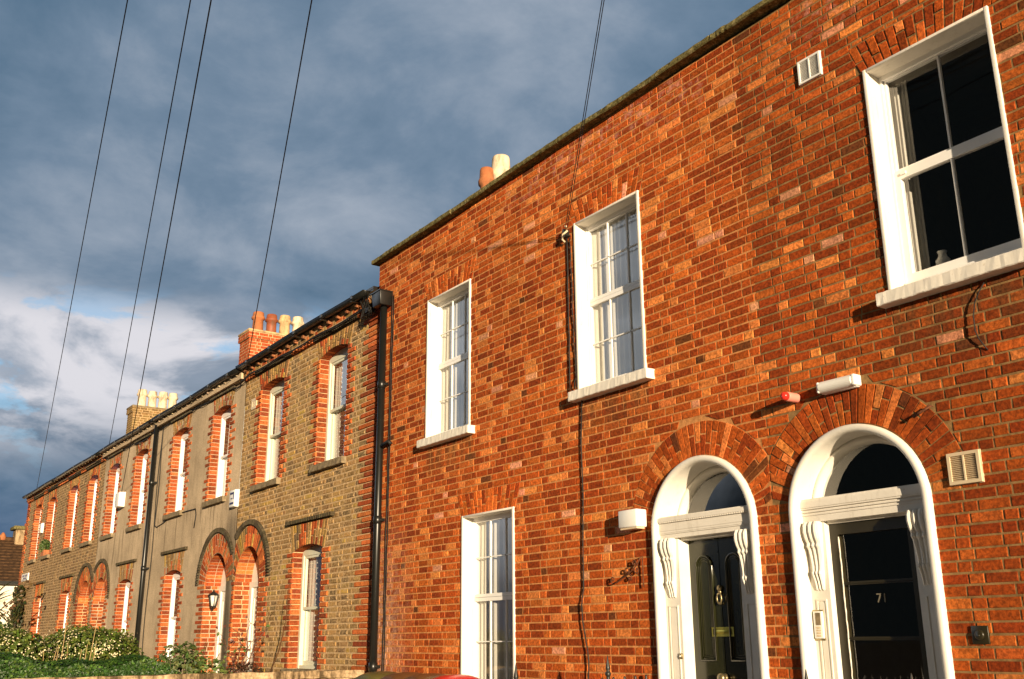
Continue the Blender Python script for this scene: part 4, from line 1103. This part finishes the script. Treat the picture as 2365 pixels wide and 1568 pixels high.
# bracket and the cables it feeds
t = thing('cable_bracket', 'dark clamp bracket on brick at the top left corner of the middle window', 'bracket', (-7.52, FY, 5.58))
m = MB(); m.box(-7.56, -7.50, FY-.06, FY, 5.545, 5.56); m.box(-7.535, -7.52, FY-.075, FY, 5.54, 5.62); m.lathe([(0,0),(.018,0),(.02,.03),(.012,.05),(0,.05)], (-7.54, FY-.02, 5.60), 10, 'y'); m.build('clamp', M_IRON, t)
m = MB(); m.tube([(-7.50, FY-.04, 5.60), (-7.53, FY-.075, 5.56), (-7.58, FY-.05, 5.53), (-7.57, FY-.02, 5.50)], .012, 6); m.lathe([(0,0),(.012,0),(.013,.02),(0,.025)], (-7.50, FY-.05, 5.64), 8, 'y'); m.build('insulator', M_CREAMP, t)
def wob(x0, z0, z1, n, amp, y=FY-.014, x1=None, r=.006, two=None):
    pts = []
    for i in range(n+1):
        k = i/n; pts.append((x0+(((x1 if x1 is not None else x0)-x0)*k)+R.uniform(-amp, amp), y-R.uniform(0,.006), z0+(z1-z0)*k))
    return pts
m = MB(); m.tube(wob(-7.545, 5.55, 3.93, 12, .004), .007, 6); m.tube(wob(-7.50, 5.52, 3.95, 10, .008, x1=-7.45), .006, 6); m.tube([(-7.44, FY-.02, 4.06), (-7.462, FY-.03, 4.0), (-7.452, FY-.03, 3.93), (-7.44, FY-.02, 3.90)], .005, 5)
single('wall_cable', m, M_CABLE, 'black cables running down the left side of the middle upstairs window', 'cable', (-7.5, FY, 5.5))
m = MB()
path = [(-7.37,3.80),(-7.40,3.4),(-7.39,2.9),(-7.415,2.4),(-7.42,2.05),(-7.44,1.9),(-7.43,1.75),(-7.40,1.62),(-7.37,1.5),(-7.36,1.38),(-7.37,1.27),(-7.395,1.16),(-7.42,1.05),(-7.44,.8)]
m.tube([(x, FY-.018-.012*(z < 2), z) for x, z in path], .0062, 8)
single('wall_cable', m, M_CABLE, 'single black cable wriggling down the bricks between the ground window and the green door', 'cable', (-7.4, FY, 2.4))
m = MB(); m.tube(wob(-11.285, 6.05, 1.1, 30, .006), .006, 6); m.tube(wob(-11.245, 6.0, 1.0, 30, .008), .005, 6)
m.tube([(-11.36, FY-.07, 3.98), (-11.22, FY-.05, 4.02), (-11.20, FY-.03, 3.98)], .026, 8)
single('wall_cable', m, M_CABLE, 'pair of thin black cables beside the tall downpipe with a black joint box', 'cable', (-11.26, FY, 3.5))
m = MB(); pts = []
for i in range(80):
    x = -11.75-(26.05-11.75)*i/79
    z = 5.985+.012*math.sin(i*.8)+(-.035 if -17 < x < -16.4 else 0)+(-.05 if -23.4 < x < -22.3 else 0); pts.append((x, FY-(.085 if x > -16.7 or x < -26 else .03), z-(0 if x > -16.7 or x < -26 else .03)))
m.tube(pts, .010, 6); m.tube([(p[0], p[1]-.006, p[2]-.022+.01*math.sin(i*1.9)) for i, p in enumerate(pts)], .008, 6)
m.tube([(x, FY-.1, 5.99+.015*math.sin(x*2)) for x in [-26.05-(9.8)*i/40 for i in range(41)]], .012, 5)
single('eaves_cable', m, M_CABLE, 'bundle of black cables strung along the terrace under its gutters', 'cable', (-18, FY, 6.0))
m = MB()
for k in range(16): m.tube([(-11.62-R.random()*.35, FY-.05-R.random()*.12, 5.80+R.random()*.32) for _ in range(4)], .007, 5)
m.box(-11.80, -11.70, FY-.16, FY-.06, 5.86, 5.93)
single('cable_tangle', m, M_CABLE, 'tangle of cut cables and fixings behind the hopper head', 'cable', (-11.7, FY, 5.95))
m = MB(); m.tube([(-21.35, FY-.03, 6.0)]+[(-21.33+.03*math.sin(z*3), FY-.02, z) for z in [5.9-.2*i for i in range(11)]]+[(-21.2, FY-.02, 3.85), (-20.7, FY-.02, 3.90), (-20.35, FY-.02, 3.98), (-19.3, FY-.02, 3.98), (-18.80, FY-.02, 3.97), (-18.74, FY-.02, 3.86), (-18.80, FY-.02, 3.62)], .010, 5)
single('wall_cable', m, M_CABLE, 'thin dark cable hooked across the nearer rendered wall below its upstairs windows', 'cable', (-20, FY, 4))
m = MB(); m.tube([(-21.40+.04*math.sin(z*2.3), FY-.02, z) for z in [5.9-.25*i for i in range(20)]], .009, 5)
single('wall_cable', m, M_CABLE, 'thin cable straying down the rendered wall right of its narrow downpipe', 'cable', (-21.4, FY, 4))
# loose cable stub under the big sill
m = MB(); m.tube([(-3.26, FY-.012, 3.775), (-3.30, FY-.020, 3.72), (-3.335, FY-.026, 3.655), (-3.355, FY-.028, 3.572), (-3.358, FY-.028, 3.474), (-3.345, FY-.024, 3.42), (-3.318, FY-.012, 3.36), (-3.305, FY-.004, 3.335)], .0042, 8)
single('cable_stub', m, M_CABLE, 'loose curved black cable stub on brick under the big window sill', 'cable', (-3.33, FY, 3.55))
m = MB(); m.tube([(-3.86, FY-.04, 3.00), (-3.79, FY-.055, 3.02), (-3.73, FY-.03, 3.05)], [.012,.009,.006], 6); m.tube([(-3.77, FY-.05, 3.03), (-3.745, FY-.03, 3.06), (-3.72, FY-.02, 3.045)], .005, 5)
single('pipe_stub', m, M_RUST, 'little rusty pipe stub on the arch bricks at the right of door 71', 'pipe', (-3.79, FY, 3.02))
m = MB(); m.lathe([(.012,0),(.034,.008),(.034,.03),(.02,.04),(0,.042)], (-4.86, FY, 3.06), 10, 'y') if False else None

# ornament inside the big window
m = MB(); m.lathe([(0,0),(.035,0),(.05,.03),(.052,.07),(.03,.10),(.026,.12),(.034,.14),(0,.14)], (-3.70, FY+.30, 4.06), 16)
single('ornament', m, M_PLAST, 'small white ornament standing inside the big window at its lower left', 'ornament', (-3.70, FY+.30, 4.06))

# ================================================================== FRONT GARDENS
# party garden wall, square to the street
m = MB(); n = 40; vs = []
prof = [(-11.83,-.0),(-11.83,1.17),(-11.90,1.18),(-11.905,1.255),(-11.60,1.262),(-11.595,1.18),(-11.655,1.17),(-11.655,-.0)]
for i in range(n+1):
    y = 1.5+(5.90-1.5)*i/n
    for j, (x, z) in enumerate(prof):
        q = .007 if 1 < j < 6 else .003; vs.append((x+R.uniform(-q,q), y, z+R.uniform(-q,q)))
k = len(prof); m.add(vs, [(i*k+j, i*k+(j+1)%k, (i+1)*k+(j+1)%k, (i+1)*k+j) for i in range(n) for j in range(k)]+[tuple(range(k)), tuple(range(n*k, n*k+k))])
single('garden_wall', m, M_ROUGH, 'low rough stained concrete garden wall at the foot of the picture', 'wall', (-11.74, 3.7, .1))

# wheelie bins
def bin_(x, y, rot, mlid, mbody, label):
    t = thing('wheelie_bin', label, 'bin', (x, y, .2), 'wheelie bins'); t.rotation_euler = (0,0,rot)
    def loc(mb): mb.v = [(a+x, b+y, c+.2) for a, b, c in mb.v]; return mb
    b = MB(); vs = []
    for z, w_, d in ((.10,.17,.20),(.60,.20,.25),(.92,.215,.27),(.94,.232,.29),(.95,.232,.29)): vs += [(-w_,-d,z),(w_,-d,z),(w_,d,z),(-w_,d,z)]
    b.add(vs, [(i*4+j, i*4+(j+1)%4, (i+1)*4+(j+1)%4, (i+1)*4+j) for i in range(4) for j in range(4)]+[(3,2,1,0),(16,17,18,19)]); loc(b).build('body', mbody, t)
    l = MB(); nx, ny = 12, 12; vs = []
    for i in range(nx+1):
        for j in range(ny+1):
            u, v = -1+2*i/nx, -1+2*j/ny
            h = .125*(max(0, 1-abs(u)**2.0))**.65*(max(0, 1-abs(v)**3.0))**.55
            vs.append((u*.208, v*.30, .965+h))
    l.add(vs, [(i*(ny+1)+j, (i+1)*(ny+1)+j, (i+1)*(ny+1)+j+1, i*(ny+1)+j+1) for i in range(nx) for j in range(ny)], True)
    l.box(-.212, .212, -.305, .305, .935, .965, bev=.008); l.tube([(-.22,.33,.99),(-.22,.385,1.0),(.22,.385,1.0),(.22,.33,.99)], .016, 8); loc(l).build('lid', mlid, t)
    for s in (-1, 1):
        wv = MB(); wv.lathe([(0,-.025),(.09,-.025),(.10,-.015),(.10,.015),(.09,.025),(0,.025)], (0,0,0), 16)
        wv.v = [(s*.20+c_, .20+b_, .10+a_) for a_, b_, c_ in wv.v]; loc(wv).build('wheel', M_BIND, t)
    return t
bin_(-10.02, 5.30, .05, M_BINO, M_BINO, 'olive green wheelie bin at the bottom edge, nearest the garden wall')
bin_(-9.52, 5.33, -.04, M_BINB, M_BINB, 'brown wheelie bin at the bottom edge, next to the olive one')
bin_(-9.02, 5.30, .03, M_BINB, M_BIND, 'wheelie bin with brown lid on grey body, beside the red one')
bin_(-8.50, 5.28, .02, M_BINR, M_BIND, 'red lidded wheelie bin under the ground floor window')

# railings
def railing(x, y1, y0, finials, top, label, slope=0.0, bars=True):
    t = thing('iron_railing', label, 'railing', (x, y1, .2), 'iron railings')
    m = MB(); m.tube([(x, y1-.02, top-.13), (x, y0, top-.13-slope)], .014, 6); m.tube([(x, y1-.02, .45), (x, y0, .45-slope*.6)], .014, 6); m.build('rail', M_IRON, t)
    y = y1; i = 0
    while y > y0:
        isf = any(abs(y-f[0]) < .055 for f in finials)
        if not isf:
            zt = top-.0-slope*(y1-y)/(y1-y0)
            b = MB(); b.lathe([(.010,.0),(.010,zt-.2-.012),(.007,zt-.2-.003),(0,zt-.2)], (x, y, .2), 8); b.build('bar', M_IRON, t)
        y -= .118
    for fy, fz in finials:
        b = MB(); h = fz-.2
        b.lathe([(.015,0),(.015,h-.215),(.022,h-.21),(.022,h-.195),(.015,h-.19),(.015,h-.165),(.024,h-.155),(.025,h-.14),(.016,h-.128),(.013,h-.12),(.020,h-.108),(.017,h-.09),(.010,h-.05),(.004,h-.01),(0,h)], (x, fy, .2), 10); b.build('finial_post', M_IRON, t)
railing(-6.60, 5.96, 2.4, [(5.55,1.475),(4.64,1.43)], 1.315, 'black spear topped railing just left of the green door', .10)
railing(-4.58, 5.53, 2.4, [(5.53,1.405)], 1.18, 'black spear topped railing at the left foot of door 71', .20)
railing(-3.74, 5.44, 2.4, [(5.44,1.40)], 1.18, 'black spear topped railing in front of the dark glass of door 71', .20)

# ================================================================== PLANTS
def leaf(mb, p, nrm, L, W, col, fold=.25):
    n = Vector(nrm).normalized(); t = n.cross(Vector((R.uniform(-1,1), R.uniform(-1,1), R.uniform(-1,1))))
    if t.length < .01: t = Vector((1,0,0))
    t.normalize(); b = n.cross(t); p = Vector(p); mb.col = col
    q = [p, p+t*L*.5+b*W*.5+n*W*fold, p+t*L, p+t*L*.5-b*W*.5+n*W*fold]
    mb.add(q, [(0,1,2),(0,2,3)])
def greens(base, s=.35): 
    k = 1+R.uniform(-s, s); return tuple(max(.003, c*k*(1+R.uniform(-.12,.12))) for c in base)
def blob(mb, c, rad, n, L, W, cols, inner=.55):
    for _ in range(n):
        d = Vector((R.gauss(0,1), R.gauss(0,1), R.gauss(0,1))).normalized()
        r = inner+(1-inner)*R.random()**.5
        p = Vector((c[0]+d.x*rad[0]*r, c[1]+d.y*rad[1]*r, c[2]+d.z*rad[2]*r))
        nrm = d*.8+Vector((R.uniform(-.7,.7), R.uniform(-.7,.7), R.uniform(-.3,.9)))
        leaf(mb, p, nrm, L*R.uniform(.6,1.3), W*R.uniform(.6,1.3), greens(R.choice(cols)))
IVY = [(.018,.050,.006),(.028,.072,.009),(.011,.033,.005),(.055,.105,.015)]
SHR = [(.055,.085,.010),(.075,.105,.014),(.034,.056,.008),(.11,.13,.022)]
# ivy hedge on the garden side of the wall
htop = lambda y: 1.455-.03*(y-2)+.03*math.sin(y*4.1)+.025*math.sin(y*9.7) - (max(0, y-3.45)**1.4)*.42
m = MB()
for _ in range(46000):
    y = R.uniform(.9, 4.12); zt = htop(y); x = -12.55+R.uniform(-.62,.62)
    e = ((x+12.55)/.62)**2; zt -= .10*e
    if R.random() < .5: z = zt-abs(R.gauss(0,.05)); nrm = (R.uniform(-.5,.6), R.uniform(-.6,.5), 1)
    else: x = -11.99+R.uniform(-.06,.09); z = zt-.06-R.random()**1.4*.55; nrm = (1, R.uniform(-.8,.6), R.uniform(-.2,.8))
    clump = .5+.5*math.sin(x*11+y*7.3)*math.sin(z*13+y*3.1)
    leaf(m, (x,y,z), nrm, R.uniform(.022,.046), R.uniform(.018,.038), greens(IVY[0] if clump < .35 else R.choice(IVY)))
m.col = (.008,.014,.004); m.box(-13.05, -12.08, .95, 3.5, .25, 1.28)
for i in range(14): m.tube([(-12.4+R.uniform(-.4,.4), 1+R.random()*2.9, .25), (-12.4+R.uniform(-.5,.4), 1+R.random()*2.9, 1.2)], .012, 5)
single('hedge', m, M_LEAFD, 'dark green clipped hedge along the bottom left behind the garden wall', 'hedge', (-12.5, 2.5, .25))
def flower_shrub(c, rad, nleaf, nfl, label, loc, cols=SHR, fl_top=True):
    t = thing('flowering_shrub', label, 'shrub', loc, 'shrubs with cream flowers')
    m = MB(); blob(m, c, rad, int(nleaf*.6), .07, .04, cols)
    for _ in range(9):
        a = R.uniform(0, 6.28); rr = R.uniform(.3,.75)
        cc = (c[0]+math.cos(a)*rad[0]*rr, c[1]+math.sin(a)*rad[1]*rr, c[2]+R.uniform(.1,.75)*rad[2])
        blob(m, cc, (rad[0]*.38, rad[1]*.38, rad[2]*.36), int(nleaf*.05), .07, .04, cols, .3)
    m.build('foliage', M_LEAFD, t)
    st = MB()
    for _ in range(16): st.tube([(c[0]+R.uniform(-.2,.2), c[1]+R.uniform(-.2,.2), .25), (c[0]+R.uniform(-.5,.5)*rad[0], c[1]+R.uniform(-.5,.5)*rad[1], c[2]+R.uniform(0,.7)*rad[2])], [.014,.005], 5)
    st.build('stems', M_BARK, t)
    f = MB()
    hubs = []
    for _ in range(int(nfl/7)):
        d = Vector((R.gauss(.5,.8), R.gauss(-.3,.8), R.gauss(.35,.7))).normalized(); rr = R.uniform(.86,1.05)
        hubs.append((Vector((c[0]+d.x*rad[0]*rr, c[1]+d.y*rad[1]*rr, c[2]+d.z*rad[2]*rr)), d))
    for h, d in hubs:
        for _ in range(R.randint(3,12)): leaf(f, h+Vector((R.gauss(0,.05), R.gauss(0,.05), R.gauss(0,.04))), d+Vector((R.uniform(-.5,.5),)*3), R.uniform(.015,.030), R.uniform(.014,.026), (1,1,1))
    f.build('flowers', M_FLOW, t)
flower_shrub((-14.9, 2.45, 1.22), (.8, .66, .56), 7000, 1100, 'low shrub thick with cream flowers at the left edge', (-14.9, 2.45, .25))
flower_shrub((-16.0, 3.68, 1.20), (.9, .86, .62), 12000, 1300, 'wide green shrub with cream flowers in front of the farther rendered house', (-16.0, 3.68, .25))
m = MB(); blob(m, (-13.5, 4.26, 1.24), (.34,.34,.36), 900, .075, .045, [(.05,.085,.018),(.035,.06,.012),(.08,.10,.03)])
blob(m, (-13.3, 4.55, 1.15), (.30,.30,.26), 500, .075, .045, [(.06,.10,.02),(.10,.13,.03)])
for _ in range(8): m.col = (.06,.05,.02); m.tube([(-13.45, 4.3, .3), (-13.45+R.uniform(-.3,.3), 4.3+R.uniform(-.3,.4), 1.45+R.random()*.2)], [.01,.004], 5)
single('leafy_shrub', m, M_LEAFD, 'loose pale green shrub at the right end of the hedge, before the nearer rendered house', 'shrub', (-13.5, 4.3, .25))
m = MB(); blob(m, (-23.5, 3.0, 1.3), (2.2, 1.1, .80), 6000, .12, .08, [(.02,.05,.01),(.03,.06,.012)])
blob(m, (-27.5, 3.9, 1.35), (2.2, 1.0, .80), 5000, .12, .08, [(.02,.05,.01),(.03,.06,.012)])
single('bush', m, M_LEAFD, 'dark green bushes far off at the left edge, below the white house', 'bush', (-25, 3.4, .25))
# climber on the far corner
m = MB()
for _ in range(3600):
    t_ = R.random(); z = 1.0+t_*2.25; wid = 1.25*(1-t_**2*.75)
    x = -34.75+R.gauss(0,.30)*wid+.45*math.sin(z*2.3)*(1-t_); x = max(x, -35.85+R.random()*.1); leaf(m, (x, FY-.05-abs(R.gauss(0,.08)), z), (R.uniform(-.3,.8), -1, R.uniform(-.3,.6)), R.uniform(.08,.16), R.uniform(.07,.13), greens(R.choice([(.035,.035,.010),(.05,.04,.012),(.03,.045,.010),(.07,.04,.015)])))
for i in range(5): m.col = (.06,.035,.02); m.tube([(-35.4+i*.15, FY-.05, .3), (-35.2+R.uniform(-.4,.4), FY-.05, 1.8), (-35.2+R.uniform(-.4,.4), FY-.04, 2.9)], .02, 5)
single('climber', m, M_LEAFD, 'brownish green climbing plant on the far corner of the terrace', 'climber', (-35.2, FY, .3))
# rose bush before the brown house door
m = MB(); c0 = Vector((-13.55, 5.12, 1.22))
def twig(a, b, r, bend=.08, n=7):
    a, b = Vector(a), Vector(b); pts = [a.lerp(b, i/n)+Vector((R.uniform(-1,1), R.uniform(-1,1), R.uniform(-.5,.5)))*bend*(.3 if i in (0,) else 1)*.4 for i in range(n+1)]
    m.col = greens((.11,.045,.02), .2); m.tube(pts, [r*(1-.7*i/n) for i in range(n+1)], 5); return pts
tips = []
for b in ((-.12,-.28,.42),(.0,-.10,.50),(.08,.05,.36),(-.06,-.20,.28),(.04,.02,.62),(.10,.30,.72)):
    ps = twig(c0+Vector((R.uniform(-.04,.04),R.uniform(-.04,.04),-.1)), c0+Vector(b), .011)
    for p in ps[3:]:
        for _ in range(2):
            e = p+Vector((R.uniform(-.12,.12), R.uniform(-.14,.14), R.uniform(-.02,.14))); twig(p, e, .004, .03, 3); tips.append(e)
for e in tips:
    if R.random() < .62: leaf(m, e, (.7, -.5, R.uniform(-.2,.8)), R.uniform(.04,.075), R.uniform(.03,.055), greens((.10,.035,.02) if R.random() < .75 else (.06,.09,.02)))
blob(m, (c0.x, c0.y, 1.16), (.20,.30,.17), 900, .05, .035, [(.05,.022,.012),(.035,.02,.01)], .2)
single('rose_bush', m, M_LEAFD, 'bare brown rose bush in front of the brown house porch', 'bush', (-13.55, 5.12, .3))
m = MB(); m.tube([(-13.2,5.35,1.2),(-13.17,5.45,1.5),(-13.13,5.50,1.85),(-13.1,5.5,2.15),(-13.07,5.5,2.36)], [.010,.009,.007,.005,.003], 5)
single('bare_stem', m, M_BARK, 'single tall bare stem right of the rose bush', 'stem', (-13.2, 5.35, .3))
m = MB()
for px, h in ((2.72,.62),(3.02,.55),(2.62,.22),(2.80,.28),(2.92,.20),(2.98,.26),(2.55,.2),(2.68,.25),(3.08,.3)):
    x0 = -13.05; b = R.uniform(-.03,.08); m.tube([(x0, px, .5), (x0+.01, px+b*.3, 1.3), (x0+.02, px+b, 1.34+h*.95)], [.006,.005,.003], 5)
single('dry_stems', m, M_TWIG, 'dry straw coloured stems standing up out of the hedge', 'stems', (-13.05, 2.8, .4))
# spiky palm at the left edge
t = thing('cabbage_palm', 'spiky green palm leaves poking in at the left edge', 'palm', (-18.2, 2.62, .2))
m = MB(); m.tube([(-18.2,2.62,.2),(-18.2,2.60,1.2),(-18.18,2.62,2.15)], [.09,.07,.06], 10); m.build('trunk', M_BARK, t)
m = MB(); cc = Vector((-18.18, 2.62, 2.15))
for i in range(70):
    a = R.uniform(0, 6.28); u = R.uniform(-.35, 1.2); L = R.uniform(.6,.95); d = Vector((math.cos(a), math.sin(a), u)).normalized()
    sd = d.cross(Vector((0,0,1))).normalized()*.022; pts = []
    for k in range(6):
        q = k/5; p = cc+d*L*q-Vector((0,0,.28*q*q)); ww = (1-q**2)*.9+.1; pts += [p-sd*ww, p+sd*ww]
    m.col = greens((.06,.075,.02)); m.add(pts, [(2*k, 2*k+1, 2*k+3, 2*k+2) for k in range(5)])
m.build('leaves', M_LEAFD, t)
m = MB()
pA = [(-30.0, 4.45, 2.2), (-30.0, 4.75, 2.55), (-30, 5.05, 2.85), (-30, 5.35, 3.0)]
m.col = (.08,.06,.02); m.tube(pA, [.02,.016,.012,.006], 5)
for p in pA[1:]:
    for _ in range(9): leaf(m, Vector(p)+Vector((R.uniform(-.1,.1), R.uniform(-.25,.25), R.uniform(-.35,.2))), (.8,-.3,.3), R.uniform(.09,.15), R.uniform(.06,.1), greens((.09,.05,.02)))
single('twig', m, M_LEAFD, 'thin twig with a few brown leaves before the white house', 'twig', (-30, 4.5, 2.2))
# window box
t = thing('window_box', 'orange clay window box with a green plant on the second farthest upstairs sill', 'planter', (-32.4, FY-.02, UW0))
m = MB(); m.prism([(-32.56,UW0),(-32.24,UW0),(-32.20,UW0+.17),(-32.60,UW0+.17)], FY-.07, FY+.09); m.build('box', M_TERRA, t)
m = MB(); blob(m, (-32.45, FY, UW0+.30), (.26,.12,.18), 500, .09, .05, [(.05,.09,.02),(.08,.11,.03)], .2); m.build('plant', M_LEAFD, t)

# ================================================================== THE WHITE HOUSE BEYOND
hw = thing('white_house', 'white house with brown tiled roof and stone chimney beyond the end of the terrace', 'house', (-47, 7, 0))
m = MB(); m.box(-50, -44, -1.5, 15, -.2, 4.05); m.add([(-44.0,-1.5,4.05),(-50,-1.5,4.05),(-47,-1.5,5.6)], [(0,1,2)]); m.build('wall', M_WALLW, hw)
m = MB()
for s in (1, -1):
    for k in range(14):
        a, b = k/14, (k+1)/14
        xa, xb = -47+s*3.35*(1-a), -47+s*3.35*(1-b); za, zb = 3.88+1.85*a, 3.88+1.85*b
        m.add([(xa,-1.8,za+.035),(xa,15.3,za+.035),(xb,15.3,zb),(xb,-1.8,zb),(xa,-1.8,za-.03),(xa,15.3,za-.03)], [(0,1,2,3),(0,4,5,1)])
m.tube([(-47,-1.8,5.75),(-47,15.3,5.75)], .11, 8); rf = m.build('roof', M_TILE, hw)
m = MB(); m.box(-43.72, -43.60, -1.8, 15.3, 3.78, 3.9); m.build('gutter', M_BLACK, hw)
m = MB(); m.box(-47.4, -46.6, 7.45, 8.5, 5.3, 6.15, bev=.03); c_ = m.build('chimney', M_ROUGH, hw)
m = MB(); m.box(-47.5, -46.5, 7.33, 8.6, 6.15, 6.30, bev=.04); m.build('cap', M_COPE, c_)
m = MB(); m.lathe([(.17,0),(.16,.14),(.10,.16),(.05,.42),(0,.46)], (-47, 7.95, 6.30), 12); m.build('chimney_pot', M_TERRAD, c_)
m = MB(); m.lathe([(.14,0),(.13,.16),(.05,.3),(0,.32)], (-47, 7.02, 5.72), 10); m.build('finial', M_TERRA, rf)
for y in (6.1, 8.0):
    f = MB(); frame_rect(f, 0, .9, 0, 1.1, .06, .06, .06, .06, 0, .05); f.v = [(-44-b_, y+a_, 1.0+c2) for a_, b_, c2 in f.v]
    f.v = [(v[0]+.06, v[1], v[2]) for v in f.v]; wn = f.build('window', M_UPVC, hw)
    g = MB(); g.add([(-43.985,y+.05,1.05),(-43.985,y+.85,1.05),(-43.985,y+.85,2.05),(-43.985,y+.05,2.05)], [(0,1,2,3)]); g.build('glass', M_OLIVE, wn)
